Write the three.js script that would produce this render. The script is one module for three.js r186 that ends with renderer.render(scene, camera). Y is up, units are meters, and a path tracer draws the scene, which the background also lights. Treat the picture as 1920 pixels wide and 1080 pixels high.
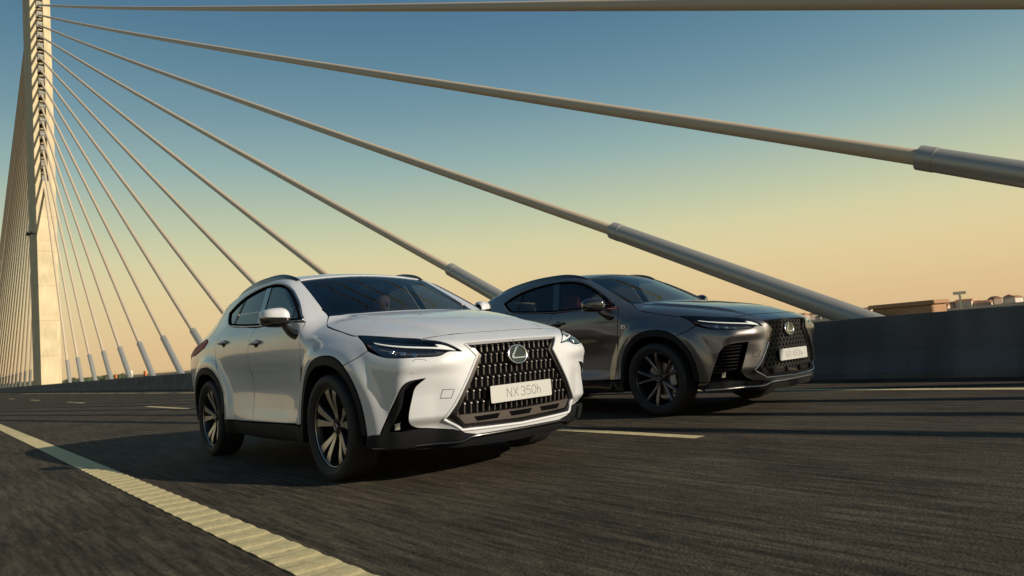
import * as THREE from 'three';
import { mergeGeometries } from 'three/addons/utils/BufferGeometryUtils.js';
import { RoundedBoxGeometry } from 'three/addons/geometries/RoundedBoxGeometry.js';
import { MarchingCubes } from 'three/addons/objects/MarchingCubes.js';

// ---------- camera (a low, rolled tracking shot), sky, sun, exposure ----------
const scene = new THREE.Scene();
const camera = new THREE.PerspectiveCamera(43.65, 16 / 9, .1, 9000);
{
  const yaw = .6874, pitch = .0795, roll = -.0830;
  const d = new THREE.Vector3(-Math.cos(yaw) * Math.cos(pitch), Math.sin(pitch), -Math.sin(yaw) * Math.cos(pitch));
  const r = new THREE.Vector3().crossVectors(d, new THREE.Vector3(0, 1, 0)).normalize(), u = new THREE.Vector3().crossVectors(r, d);
  camera.position.set(4.680, .8215, 3.042);
  camera.up.copy(u).multiplyScalar(Math.cos(roll)).addScaledVector(r, -Math.sin(roll));
  camera.lookAt(camera.position.clone().add(d));
}
camera.focus = 6.2; camera.userData.fStop = 3.4;
const SUN = new THREE.Vector3(2.53, 1.0, -.93).normalize();
const sun = new THREE.DirectionalLight(new THREE.Color().setRGB(1, .86, .66), 5.0);
sun.position.copy(SUN).multiplyScalar(60); sun.castShadow = true; sun.shadow.radius = .6;
sun.shadow.mapSize.set(4096, 4096);
Object.assign(sun.shadow.camera, { left: -70, right: 70, top: 50, bottom: -50, near: 1, far: 240 });
scene.add(sun, sun.target);
{
  // clear evening air: cream at the horizon through pale green to slate blue overhead
  const stops = [[-90, 0.05, 0.05, 0.05], [-3, 0.26, 0.2, 0.13], [-0.3, 0.64, 0.45, 0.23], [0, 0.70, 0.49, 0.25], [2, 0.735, 0.53, 0.285], [3.7, 0.755, 0.575, 0.31], [6.2, 0.735, 0.625, 0.355], [8.3, 0.65, 0.625, 0.378], [10.4, 0.515, 0.57, 0.395], [14.4, 0.305, 0.44, 0.42], [18.3, 0.185, 0.318, 0.376], [22.1, 0.119, 0.242, 0.328], [25.6, 0.084, 0.188, 0.292], [36, 0.05, 0.122, 0.215], [60, 0.036, 0.09, 0.17], [90, 0.033, 0.083, 0.16]], KEY = 1 / 1.15;   // KEY undoes the exposure set below
  const W = 512, H = 512, a = new Float32Array(W * H * 4), saz = Math.atan2(SUN.z, SUN.x), sel = Math.asin(SUN.y);
  for (let j = 0; j < H; j++) {
    const el = ((j + .5) / H - .5) * 180;
    let k = 0; while (k < stops.length - 2 && el > stops[k + 1][0]) k++;
    const p = stops[k], q = stops[k + 1], t = Math.min(1, Math.max(0, (el - p[0]) / (q[0] - p[0])));
    for (let i = 0; i < W; i++) {
      const az = ((i + .5) / W - .5) * 2 * Math.PI;
      const c = Math.sin(el * Math.PI / 180) * Math.sin(sel) + Math.cos(el * Math.PI / 180) * Math.cos(sel) * Math.cos(az - saz);
      const glow = Math.pow(Math.max(c, 0), 6) * (el > -2 ? 1 : 0), o = (j * W + i) * 4;
      a[o] = KEY * (p[1] + (q[1] - p[1]) * t) * (1 + .9 * glow); a[o + 1] = KEY * (p[2] + (q[2] - p[2]) * t) * (1 + .6 * glow); a[o + 2] = KEY * (p[3] + (q[3] - p[3]) * t) * (1 + .3 * glow); a[o + 3] = 1;
    }
  }
  const sky = new THREE.DataTexture(a, W, H, THREE.RGBAFormat, THREE.FloatType);
  sky.mapping = THREE.EquirectangularReflectionMapping; sky.magFilter = sky.minFilter = THREE.LinearFilter; sky.needsUpdate = true;
  scene.background = sky; scene.environment = sky;
}
const renderer = new THREE.WebGLRenderer({ antialias: true });
renderer.toneMapping = THREE.LinearToneMapping; renderer.toneMappingExposure = 1.15;
renderer.shadowMap.enabled = true;

// ---------- small tools ----------
let seed = 7; const rnd = (a = 0, b = 1) => { seed = (seed * 1664525 + 1013904223) >>> 0; return a + (b - a) * seed / 4294967296; };
const used = {};
function numbered(n) { if (!(n in used)) { used[n] = 0; return n; } used[n]++; return n + '_' + String(used[n]).padStart(3, '0'); }
function thing(name, label, category, group, parent = scene) {
  const o = new THREE.Group(); o.name = numbered(name); o.userData = { label, category }; if (group) o.userData.group = group; parent.add(o); return o;
}
function part(name, geo, mat, parent) { const m = new THREE.Mesh(geo, mat); m.name = name; m.castShadow = m.receiveShadow = true; parent.add(m); return m; }
function struct(name, geo, mat) { const m = part(numbered(name), geo, mat, scene); m.userData = { kind: 'structure', label: name.replace(/_/g, ' ') }; return m; }
const RGB = (r, g, b) => new THREE.Color().setRGB(r, g, b);
const std = (c, rough = .6, metal = 0, more = {}) => new THREE.MeshStandardMaterial({ color: c, roughness: rough, metalness: metal, side: THREE.DoubleSide, ...more });
const phys = (c, rough, metal, more = {}) => new THREE.MeshPhysicalMaterial({ color: c, roughness: rough, metalness: metal, side: THREE.DoubleSide, ...more });
const merge = l => { const g = mergeGeometries(l.map(x => { x = x.index ? x.toNonIndexed() : x; for (const k of Object.keys(x.attributes)) if (!['position', 'normal', 'uv'].includes(k)) x.deleteAttribute(k); return x; })); return g; };
function geoOf(pos, nor, uv) {
  const g = new THREE.BufferGeometry();
  g.setAttribute('position', new THREE.Float32BufferAttribute(pos, 3));
  if (nor) g.setAttribute('normal', new THREE.Float32BufferAttribute(nor, 3)); else g.computeVertexNormals();
  g.setAttribute('uv', new THREE.Float32BufferAttribute(uv || new Array(pos.length / 3 * 2).fill(0), 2));
  return g;
}
function mirrored(g) {                       // the same piece for the other side of the car
  const p = g.attributes.position.array, n = g.attributes.normal.array, u = g.attributes.uv.array, P = [], N = [], U = [];
  for (let i = 0; i < p.length / 3; i += 3) for (const k of [i, i + 2, i + 1]) { P.push(p[k * 3], p[k * 3 + 1], -p[k * 3 + 2]); N.push(n[k * 3], n[k * 3 + 1], -n[k * 3 + 2]); U.push(u[k * 2], u[k * 2 + 1]); }
  return geoOf(P, N, U);
}
const flat = g => g.index ? g.toNonIndexed() : g;
const box = (w, h, d, x = 0, y = 0, z = 0, r = 0) => { const g = r ? new RoundedBoxGeometry(w, h, d, 3, r) : new THREE.BoxGeometry(w, h, d); g.translate(x, y, z); return flat(g); };
const V = (x, y, z) => new THREE.Vector3(x, y, z);
function tube(pts, r, seg = 60, rad = 8, closed = false) { return flat(new THREE.TubeGeometry(new THREE.CatmullRomCurve3(pts.map(p => Array.isArray(p) ? V(...p) : p), closed, 'centripetal'), seg, r, rad, closed)); }
function rod(a, b, r, rad = 16, r2 = r) {     // straight round bar from a to b
  const A = V(...a), B = V(...b), g = new THREE.CylinderGeometry(r2, r, A.distanceTo(B), rad, 1);
  g.applyQuaternion(new THREE.Quaternion().setFromUnitVectors(V(0, 1, 0), B.clone().sub(A).normalize())); g.translate(...A.add(B).multiplyScalar(.5).toArray()); return flat(g);
}
// value noise for computed textures
function noise2(n, sd) { const r = new Float32Array(n * n); let s = sd; for (let i = 0; i < n * n; i++) { s = (s * 1664525 + 1013904223) >>> 0; r[i] = s / 4294967296; } return (x, y) => { x = ((x % n) + n) % n; y = ((y % n) + n) % n; const i = Math.floor(x), j = Math.floor(y), u = x - i, v = y - j, a = u * u * (3 - 2 * u), b = v * v * (3 - 2 * v), i1 = (i + 1) % n, j1 = (j + 1) % n; return (r[j * n + i] * (1 - a) + r[j * n + i1] * a) * (1 - b) + (r[j1 * n + i] * (1 - a) + r[j1 * n + i1] * a) * b; }; }
function texture(n, fn, srgb) {
  const d = new Uint8Array(n * n * 4);
  for (let j = 0; j < n; j++) for (let i = 0; i < n; i++) { const c = fn(i / n, j / n, i, j), o = (j * n + i) * 4; d[o] = clampB(c[0]); d[o + 1] = clampB(c[1]); d[o + 2] = clampB(c[2]); d[o + 3] = 255; }
  const t = new THREE.DataTexture(d, n, n); t.wrapS = t.wrapT = THREE.RepeatWrapping; t.magFilter = THREE.LinearFilter; t.minFilter = THREE.LinearMipmapLinearFilter; t.generateMipmaps = true; if (srgb) t.colorSpace = THREE.SRGBColorSpace; t.needsUpdate = true; return t;
}
const clampB = v => v < 0 ? 0 : v > 255 ? 255 : v;
function sheet(x0, x1, z0, z1, y) {           // level sheet, uv in metres
  const P = [], N = [], U = []; const q = (x, z) => { P.push(x, y, z); N.push(0, 1, 0); U.push(x, z); };
  const nx = Math.max(1, Math.ceil((x1 - x0) / 40));
  for (let i = 0; i < nx; i++) { const a = x0 + (x1 - x0) * i / nx, b = x0 + (x1 - x0) * (i + 1) / nx; q(a, z0); q(a, z1); q(b, z1); q(a, z0); q(b, z1); q(b, z0); }
  return geoOf(P, N, U);
}
// ---------- car body surface: one implicit skin that every panel is cut from ----------
const clamp = (v, a, b) => v < a ? a : v > b ? b : v;
const sstep = (a, b, v) => { const t = clamp((v - a) / (b - a), 0, 1); return t * t * (3 - 2 * t); };
const lerp = (a, b, t) => a + (b - a) * t;
function smax(a, b, k) { const h = Math.max(k - Math.abs(a - b), 0) / k; return Math.max(a, b) + h * h * k * .25; }
function curve(pts) {                       // monotone cubic through [x, y] pairs, x ascending
  const n = pts.length, X = pts.map(p => p[0]), Y = pts.map(p => p[1]), d = [], m = [];
  for (let i = 0; i < n - 1; i++) d[i] = (Y[i + 1] - Y[i]) / (X[i + 1] - X[i]);
  m[0] = d[0]; m[n - 1] = d[n - 2];
  for (let i = 1; i < n - 1; i++) m[i] = d[i - 1] * d[i] <= 0 ? 0 : 2 * d[i - 1] * d[i] / (d[i - 1] + d[i]);
  return x => {
    if (x <= X[0]) return Y[0] + m[0] * (x - X[0]);
    if (x >= X[n - 1]) return Y[n - 1] + m[n - 1] * (x - X[n - 1]);
    let i = 0; while (x > X[i + 1]) i++;
    const h = X[i + 1] - X[i], t = (x - X[i]) / h, t2 = t * t, t3 = t2 * t;
    return (2 * t3 - 3 * t2 + 1) * Y[i] + (t3 - 2 * t2 + t) * h * m[i] + (3 * t2 - 2 * t3) * Y[i + 1] + (t3 - t2) * h * m[i + 1];
  };
}
// half width W(x, y): side sections at stations along the car (x forward from the front axle)
const LEV = [.15, .26, .36, .48, .62, .75, .86, .95, 1.03, 1.10, 1.17, 1.25, 1.38, 1.50, 1.58, 1.66];
const STA = [
  [.80, [.718, .757, .772, .782, .792, .796, .796, .794, .78, .77, .74, .70, .64, .58, .54, .50]],
  [.40, [.83, .860, .870, .878, .885, .890, .892, .886, .870, .845, .815, .775, .71, .65, .61, .56]],
  [.00, [.85, .885, .893, .898, .903, .907, .910, .906, .894, .872, .845, .805, .74, .68, .64, .59]],
  [-.45, [.84, .885, .890, .884, .880, .886, .900, .903, .896, .880, .858, .823, .763, .705, .662, .60]],
  [-.95, [.81, .880, .888, .860, .848, .868, .900, .907, .900, .882, .854, .819, .760, .704, .664, .61]],
  [-1.5, [.81, .882, .892, .866, .850, .868, .900, .909, .903, .886, .857, .821, .762, .706, .666, .615]],
  [-2.1, [.82, .888, .904, .898, .888, .892, .907, .914, .908, .892, .860, .819, .754, .694, .652, .60]],
  [-2.69, [.84, .885, .898, .904, .910, .915, .918, .915, .905, .880, .838, .786, .714, .652, .608, .55]],
  [-3.15, [.80, .845, .862, .874, .886, .895, .900, .896, .878, .838, .780, .712, .630, .575, .535, .48]],
  [-3.55, [.70, .765, .785, .805, .825, .842, .850, .845, .820, .770, .700, .63, .55, .50, .46, .42]],
];
const WG = (() => {                          // fine table, cubic in both directions
  const cx = [], secs = STA.map(s => curve(LEV.map((y, i) => [y, s[1][i]])));
  const xs = [], ny = 91, nx = 111, g = [];
  for (let j = 0; j < ny; j++) {
    const y = .12 + j * .0175, c = curve(STA.map((s, i) => [s[0], secs[i](y)]).reverse());
    g[j] = new Float64Array(nx); for (let i = 0; i < nx; i++) g[j][i] = c(-3.8 + i * .044);
  }
  return { g, ny, nx };
})();
const cub = (a, b, c, d, t) => b + .5 * t * (c - a + t * (2 * a - 5 * b + 4 * c - d + t * (3 * (b - c) + d - a)));
function tabW(x, y) {
  const fx = clamp((x + 3.8) / .044, 1, WG.nx - 3.001), fy = clamp((y - .12) / .0175, 1, WG.ny - 3.001);
  const i = Math.floor(fx), j = Math.floor(fy), u = fx - i, v = fy - j, r = [];
  for (let k = -1; k < 3; k++) { const q = WG.g[j + k]; r.push(cub(q[i - 1], q[i], q[i + 1], q[i + 2], u)); }
  return cub(r[0], r[1], r[2], r[3], v);
}
const AX = [.022, -2.655];
function Wide(x, y) {
  let w = tabW(x, y);
  for (const a of AX) {                     // swollen wheel arches with a soft outer break
    const d = Math.hypot((x - a) * .97, y - .365);
    if (d < .75) w += .034 * sstep(.64, .53, d) * sstep(1.02, .88, y);
  }
  return w;
}
// top skin T(x, z)
const Tc0 = curve([[-3.78, .96], [-3.66, 1.08], [-3.50, 1.17], [-3.24, 1.36], [-3.06, 1.462], [-2.75, 1.533], [-2.3, 1.59], [-1.85, 1.617], [-1.5, 1.616], [-1.25, 1.59], [-1.08, 1.553], [-.98, 1.508], [-.60, 1.322], [-.30, 1.165], [-.24, 1.146], [-.12, 1.130], [.10, 1.094], [.35, 1.047], [.60, .992], [.78, .940], [.88, .903], [.97, .862], [1.1, .80]]);
const Tc = (() => {                          // screen and roof eased so that reflections run in clean arcs
  const n = 560, x0 = -3.9, dx = .0095, t = new Float64Array(n);
  for (let i = 0; i < n; i++) { const x = x0 + i * dx, w = x < -.31 ? Math.min(.20, (-.305 - x) * .9) : x > -.1 ? Math.min(.14, (x + .1) * .7, Math.max(0, (.84 - x) * .8)) : 0; let a = 0, b = 0; for (let k = -8; k <= 8; k++) { const g = Math.exp(-k * k / 22); a += g * Tc0(x + w * k / 8); b += g; } t[i] = a / b; }
  return x => { const f = clamp((x - x0) / dx, 1, n - 3.001), i = Math.floor(f); return cub(t[i - 1], t[i], t[i + 1], t[i + 2], f - i); };
})();
const hoodDrop = curve([[0, 0], [.25, .002], [.45, .008], [.60, .020], [.72, .046], [.84, .105], [.95, .20]]);
function Top(x, z) {
  z = Math.abs(z);
  const cab = sstep(-.10, -.36, x + .30 * z * z);
  const bow = .09 * z * z * sstep(-1.5, -.9, x) - .22 * z * z * sstep(-2.6, -3.2, x);
  let t = Tc(x + bow);
  const roof = .036 * (z / .6) * (z / .6);
  const front = hoodDrop(z) * (1 + .35 * sstep(.35, .95, x));
  // raised middle of the bonnet, edges running forward and inward
  const ridge = lerp(.56, .40, sstep(-.2, .85, x));
  const plate = .022 * sstep(ridge + .032, ridge - .022, z) * sstep(.93, .45, x);
  return t - lerp(front - plate, roof, cab);
}
// nose X(y, z) and tail
const Nose = curve([[.10, .80], [.20, .905], [.27, .950], [.34, .972], [.45, .985], [.60, .988], [.75, .985], [.84, .975], [.90, .955], [1.0, .86], [1.1, .7]]);
function Front(y, z) {
  z = Math.abs(z);
  const sweep = .13 * z * z + .46 * Math.pow(Math.max(z - .30, 0), 2);
  // brow under the lamps, cheeks falling back towards the foot of the corner
  const brow = .026 * sstep(.675, .745, y) * sstep(.40, .60, z) - .026 * sstep(.70, .55, y) * sstep(.45, .62, z) * sstep(.95, .75, z) - .05 * sstep(.43, .355, y) * sstep(.46, .58, z);
  const lamp = -.16 * sstep(.75, 1.0, y) * sstep(.30, .75, z);
  return Nose(y) - sweep + brow + lamp;
}
const Tail = curve([[.15, -3.45], [.30, -3.60], [.45, -3.66], [.62, -3.69], [.85, -3.675], [1.0, -3.68], [1.08, -3.67], [1.3, -3.60], [1.7, -3.4]]);
function Skin(x, y, z) {
  z = Math.abs(z);
  const kt = lerp(.11, .055, sstep(-.15, -.55, x));
  let f = smax(z - Wide(x, y), y - Top(x, z), kt);
  f = smax(f, x - Front(y, z), .036);
  return smax(f, Tail(y) + .16 * z * z + .25 * Math.pow(Math.max(z - .55, 0), 2) - x, .10);
}
function hit(ox, oy, oz, dx, dy, dz, far, near = 0) {   // first skin point coming in from distance far
  let a = far, fa = Skin(ox + dx * a, oy + dy * a, oz + dz * a), b = a;
  if (fa < 0) return far;
  const st = .03;
  for (;;) { b = a - st; if (b < near) return near; const fb = Skin(ox + dx * b, oy + dy * b, oz + dz * b); if (fb < 0) break; a = b; }
  for (let i = 0; i < 22; i++) { const m = (a + b) / 2; if (Skin(ox + dx * m, oy + dy * m, oz + dz * m) > 0) a = m; else b = m; }
  return (a + b) / 2;
}
function skinNormal(x, y, z, e = .004) {
  const n = [Skin(x + e, y, z) - Skin(x - e, y, z), Skin(x, y + e, z) - Skin(x, y - e, z), Skin(x, y, z + e) - Skin(x, y, z - e)];
  const l = Math.hypot(...n) || 1; return [n[0] / l, n[1] / l, n[2] / l];
}
// three ways of laying a flat outline on the skin; each maps (u, v) to a point, right-hand side is z > 0
const PIV = .30, PZ = .50;
const MAPS = {
  side: (x, y) => [x, y, hit(x, y, 0, 0, 0, 1, 1.2)],
  top: (x, z) => [x, hit(x, 0, z, 0, 1, 0, 1.9), z],
  nose: (s, y) => {                          // s runs out from the middle, round the corner and back along the side
    const q = Math.abs(s), g = s < 0 ? -1 : 1;
    if (q <= PZ) return [PIV + hit(PIV, y, q, 1, 0, 0, 1.0), y, s];
    const th = (q - PZ) / .5;
    if (th <= Math.PI / 2) { const c = Math.cos(th), n = Math.sin(th), t = hit(PIV, y, PZ, c, 0, n, 1.0); return [PIV + c * t, y, g * (PZ + n * t)]; }
    const x = PIV - (q - PZ - Math.PI / 4); return [x, y, g * hit(x, y, 0, 0, 0, 1, 1.2)];
  },
  tail: (s, y) => {
    const q = Math.abs(s), g = s < 0 ? -1 : 1, R = -3.1;
    if (q <= PZ) return [R - hit(R, y, q, -1, 0, 0, 1.0), y, s];
    const th = (q - PZ) / .5;
    if (th <= Math.PI / 2) { const c = Math.cos(th), n = Math.sin(th), t = hit(R, y, PZ, -c, 0, n, 1.0); return [R - c * t, y, g * (PZ + n * t)]; }
    const x = R + (q - PZ - Math.PI / 4); return [x, y, g * hit(x, y, 0, 0, 0, 1, 1.2)];
  },
};
function noseS(x, z) { z = Math.abs(z); if (x <= PIV) return PZ + Math.PI / 4 + PIV - x; if (z <= PZ) return z; return PZ + .5 * Math.atan2(z - PZ, x - PIV); }
MAPS.ring = (x, s) => { const a = s / .65, c = Math.cos(a), n = Math.sin(a), t = hit(x, 1.0, .1, 0, n, c, 1.2); return [x, 1.0 + n * t, .1 + c * t]; };
const ringOf = p => [p[0], .65 * Math.atan2(p[1] - 1.0, Math.abs(p[2]) - .1)];
const noseOf = p => [noseS(p[0], p[2]), p[1]];
const tailOf = p => { const z = Math.abs(p[2]), x = p[0]; return [x >= -3.1 ? PZ + Math.PI / 4 + x + 3.1 : z <= PZ ? z : PZ + .5 * Math.atan2(z - PZ, -3.1 - x), p[1]]; };
const SY = (x, y) => MAPS.side(x, y), TZ = (x, z) => MAPS.top(x, z), NS = (s, y) => MAPS.nose(s, y);
// outline helpers: [u, v] smooth point, [u, v, 1] corner; returns a dense closed loop
function outline(pts, step = .016) {
  const n = pts.length, out = [], start = Math.max(0, pts.findIndex(p => p[2]));
  let i = start;
  do {
    let run = [pts[i]], j = i;
    do { j = (j + 1) % n; run.push(pts[j]); } while (!pts[j][2] && j !== start);
    if (run.length === 2) { const [a, b] = run, m = Math.max(1, Math.round(Math.hypot(b[0] - a[0], b[1] - a[1]) / step)); for (let k = 0; k < m; k++) out.push([lerp(a[0], b[0], k / m), lerp(a[1], b[1], k / m)]); }
    else {
      const c = new THREE.CatmullRomCurve3(run.map(p => new THREE.Vector3(p[0], p[1], 0)), false, 'centripetal'), m = Math.max(4, Math.round(c.getLength() / step));
      for (const q of c.getSpacedPoints(m).slice(0, -1)) out.push([q.x, q.y]);
    }
    i = j;
  } while (i !== start);
  return out;
}
const areaOf = p => { let a = 0; for (let i = 0, j = p.length - 1; i < p.length; j = i++) a += p[j][0] * p[i][1] - p[i][0] * p[j][1]; return a / 2; };
function inset(p, d, keep) {                 // move the loop inwards by d (points where keep() is true stay)
  if (areaOf(p) < 0) p = p.slice().reverse();
  const n = p.length;
  return p.map((q, i) => {
    if (keep && keep(q)) return q;
    const a = p[(i + n - 1) % n], b = p[(i + 1) % n]; let e1 = [q[0] - a[0], q[1] - a[1]], e2 = [b[0] - q[0], b[1] - q[1]];
    const l1 = Math.hypot(...e1) || 1, l2 = Math.hypot(...e2) || 1, nx = -(e1[1] / l1 + e2[1] / l2), ny = e1[0] / l1 + e2[0] / l2, l = Math.hypot(nx, ny) || 1, m = Math.min(2, 2 / l);
    return [q[0] + nx / l * d * m, q[1] + ny / l * d * m];
  });
}
function inside(p, x, y) { let c = false; for (let i = 0, j = p.length - 1; i < p.length; j = i++) if ((p[i][1] > y) !== (p[j][1] > y) && x < (p[j][0] - p[i][0]) * (y - p[i][1]) / (p[j][1] - p[i][1]) + p[i][0]) c = !c; return c; }
function clipCell(poly, x0, x1, y0, y1) {
  let p = poly;
  for (const [ax, v, s] of [[0, x0, 1], [0, x1, -1], [1, y0, 1], [1, y1, -1]]) {
    const o = []; if (!p.length) return p;
    for (let i = 0; i < p.length; i++) {
      const a = p[i], b = p[(i + 1) % p.length], da = (a[ax] - v) * s, db = (b[ax] - v) * s;
      if (da >= 0) o.push(a);
      if ((da > 0 && db < 0) || (da < 0 && db > 0)) { const t = da / (da - db); o.push([a[0] + (b[0] - a[0]) * t, a[1] + (b[1] - a[1]) * t]); }
    }
    p = o;
  }
  return p;
}
// cut a panel out of the skin: outline loop in map coordinates, cell size h, pushed out by off, edges folded in by lip
function panel(map, loop, { h = .024, hv = h, off = 0, lip = .016, open, lift } = {}) {
  if (areaOf(loop) < 0) loop = loop.slice().reverse();
  const f = MAPS[map], cache = new Map(), P = [], N = [], U = [];
  const at = (u, v) => {
    const key = Math.round(u * 2e5) + ',' + Math.round(v * 2e5); let r = cache.get(key); if (r) return r;
    const p = f(u, v), n = skinNormal(...p), o = off + (lift ? lift(u, v) : 0);
    r = { p: [p[0] + n[0] * o, p[1] + n[1] * o, p[2] + n[2] * o], n, b: p }; cache.set(key, r); return r;
  };
  let u0 = 1e9, u1 = -1e9, v0 = 1e9, v1 = -1e9; for (const [a, b] of loop) { u0 = Math.min(u0, a); u1 = Math.max(u1, a); v0 = Math.min(v0, b); v1 = Math.max(v1, b); }
  const nu = Math.max(1, Math.ceil((u1 - u0) / h)), nv = Math.max(1, Math.ceil((v1 - v0) / hv)), du = (u1 - u0) / nu, dv = (v1 - v0) / nv, busy = new Set();
  for (let i = 0, n = loop.length; i < n; i++) {
    const a = loop[i], b = loop[(i + 1) % n], m = Math.ceil(Math.hypot((b[0] - a[0]) / du, (b[1] - a[1]) / dv) * 4) + 1;
    for (let k = 0; k <= m; k++) { const x = (lerp(a[0], b[0], k / m) - u0) / du, y = (lerp(a[1], b[1], k / m) - v0) / dv; for (const e of [-1e-6, 1e-6]) for (const g of [-1e-6, 1e-6]) busy.add(Math.floor(x + e) + ',' + Math.floor(y + g)); }
  }
  const tri = (a, b, c) => {
    const A = at(...a), B = at(...b), C = at(...c), e = [B.p[0] - A.p[0], B.p[1] - A.p[1], B.p[2] - A.p[2]], g = [C.p[0] - A.p[0], C.p[1] - A.p[1], C.p[2] - A.p[2]];
    const x = [e[1] * g[2] - e[2] * g[1], e[2] * g[0] - e[0] * g[2], e[0] * g[1] - e[1] * g[0]]; const fl = x[0] * A.n[0] + x[1] * A.n[1] + x[2] * A.n[2] < 0;
    for (const q of fl ? [A, C, B] : [A, B, C]) { P.push(...q.p); let n = q.n; if (lift) n = null; N.push(...(n || q.n)); U.push(q.p[0], q.p[1] + q.p[2]); }
  };
  for (let i = 0; i < nu; i++) for (let j = 0; j < nv; j++) {
    const x0 = u0 + i * du, x1 = x0 + du, y0 = v0 + j * dv, y1 = y0 + dv;
    if (!busy.has(i + ',' + j)) { if (inside(loop, (x0 + x1) / 2, (y0 + y1) / 2)) { tri([x0, y0], [x1, y0], [x1, y1]); tri([x0, y0], [x1, y1], [x0, y1]); } continue; }
    const c = clipCell(loop, x0, x1, y0, y1); if (c.length < 3 || Math.abs(areaOf(c)) < 1e-9) continue;
    const v = c.map(q => new THREE.Vector2(q[0], q[1]));
    for (const t of THREE.ShapeUtils.triangulateShape(v, [])) tri(c[t[0]], c[t[1]], c[t[2]]);
  }
  if (lip) for (let i = 0, n = loop.length; i < n; i++) {
    const a = loop[i], b = loop[(i + 1) % n]; if (open && open(a, b)) continue;
    const A = at(...a), B = at(...b), a2 = A.p.map((v, k) => v - A.n[k] * lip), b2 = B.p.map((v, k) => v - B.n[k] * lip);
    const t = [B.p[0] - A.p[0], B.p[1] - A.p[1], B.p[2] - A.p[2]], nn = [t[1] * A.n[2] - t[2] * A.n[1], t[2] * A.n[0] - t[0] * A.n[2], t[0] * A.n[1] - t[1] * A.n[0]], l = Math.hypot(...nn) || 1;
    for (const q of [A.p, a2, b2, A.p, b2, B.p]) { P.push(...q); N.push(nn[0] / l, nn[1] / l, nn[2] / l); U.push(q[0], q[1]); }
  }
  return geoOf(P, N, U);
}
// ---------- the place: deck, markings, barrier, cables, pylon, far bank ----------
const nA = noise2(256, 11), nB = noise2(64, 23), nC = noise2(512, 5), nD = noise2(128, 91);
const asphaltMap = texture(2048, (u, v, i, j) => {   // 10 m tile: chippings, and long faint streaks left by tyres along the lane
  const grain = nC(i / 8, j / 4) * .5 + nC(i / 4 + 40, j / 2) * .5, streak = nA(i / 64, j / 4) * .4 + nA(i / 128 + 90, j / 8) * .25 + nC(i / 32 + 7, j / 2 + 3) * .35, patch = nB(u * 16, v * 16);
  const fleck = nC(i / 4 * 1.0 + 200, j / 4 * 1.0 + 77) > .88 ? 9 : 0;
  const b = 57 + (grain - .5) * 24 + (streak - .5) * 60 + (patch - .5) * 14 + fleck;
  return [b * 1.08, b * .975, b * .83];
}, true);
asphaltMap.repeat.set(.1, .1);
const asphaltBump = texture(1024, (u, v, i, j) => { const b = 255 * (nC(i / 2, j / 2) * .6 + nC(i + 31, j) * .4); return [b, b, b]; });
asphaltBump.repeat.set(.25, .25);
const M = {};
M.asphalt = phys(RGB(1, 1, 1), .85, 0, { map: asphaltMap, bumpMap: asphaltBump, bumpScale: .004, specularIntensity: .3 });
const paintMap = texture(512, (u, v, i, j) => { const g = nC(i / 2, j / 2), w = nD(u * 32, v * 32), worn = nA(i / 5, j / 5) * .55 + w * .45; const b = 200 + (g - .5) * 34 - (w - .5) * 26 - (worn > .66 ? (worn - .66) * 160 : 0); return [b, b * .93, b * .70]; }, true);
paintMap.repeat.set(1, 1);
M.line = std(RGB(.92, .92, .92), .7, 0, { map: paintMap });
const concMap = texture(1024, (u, v, i, j) => { const g = nC(i / 3, j / 3), c = nB(u * 8, v * 8), s = nA(u * 24 + 9, v * 6), b = 150 + (g - .5) * 20 + (c - .5) * 40 + (s - .5) * 22; return [b, b * .985, b * .95]; }, true);
concMap.repeat.set(.25, .25);
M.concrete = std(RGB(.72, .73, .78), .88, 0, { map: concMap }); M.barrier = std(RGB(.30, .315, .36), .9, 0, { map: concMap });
const towerMap = texture(512, (u, v, i, j) => { const b = 192 + (nC(i / 2, j / 2) - .5) * 16 + (nB(u * 8, v * 8) - .5) * 20 + (nA(i / 3, j / 40) - .5) * 16; return [b, b * .93, b * .77]; }, true); towerMap.repeat.set(.12, .12);
M.tower = std(RGB(1, 1, 1), .85, 0, { map: towerMap });
M.sheath = std(RGB(.50, .415, .305), .5, 0);
M.sleeve = std(RGB(.36, .355, .33), .42, .4);
M.steel = std(RGB(.42, .42, .40), .45, .6);
M.dark = std(RGB(.02, .02, .022), .6, 0);
M.brown = std(RGB(.30, .17, .09), .8, 0);

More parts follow.
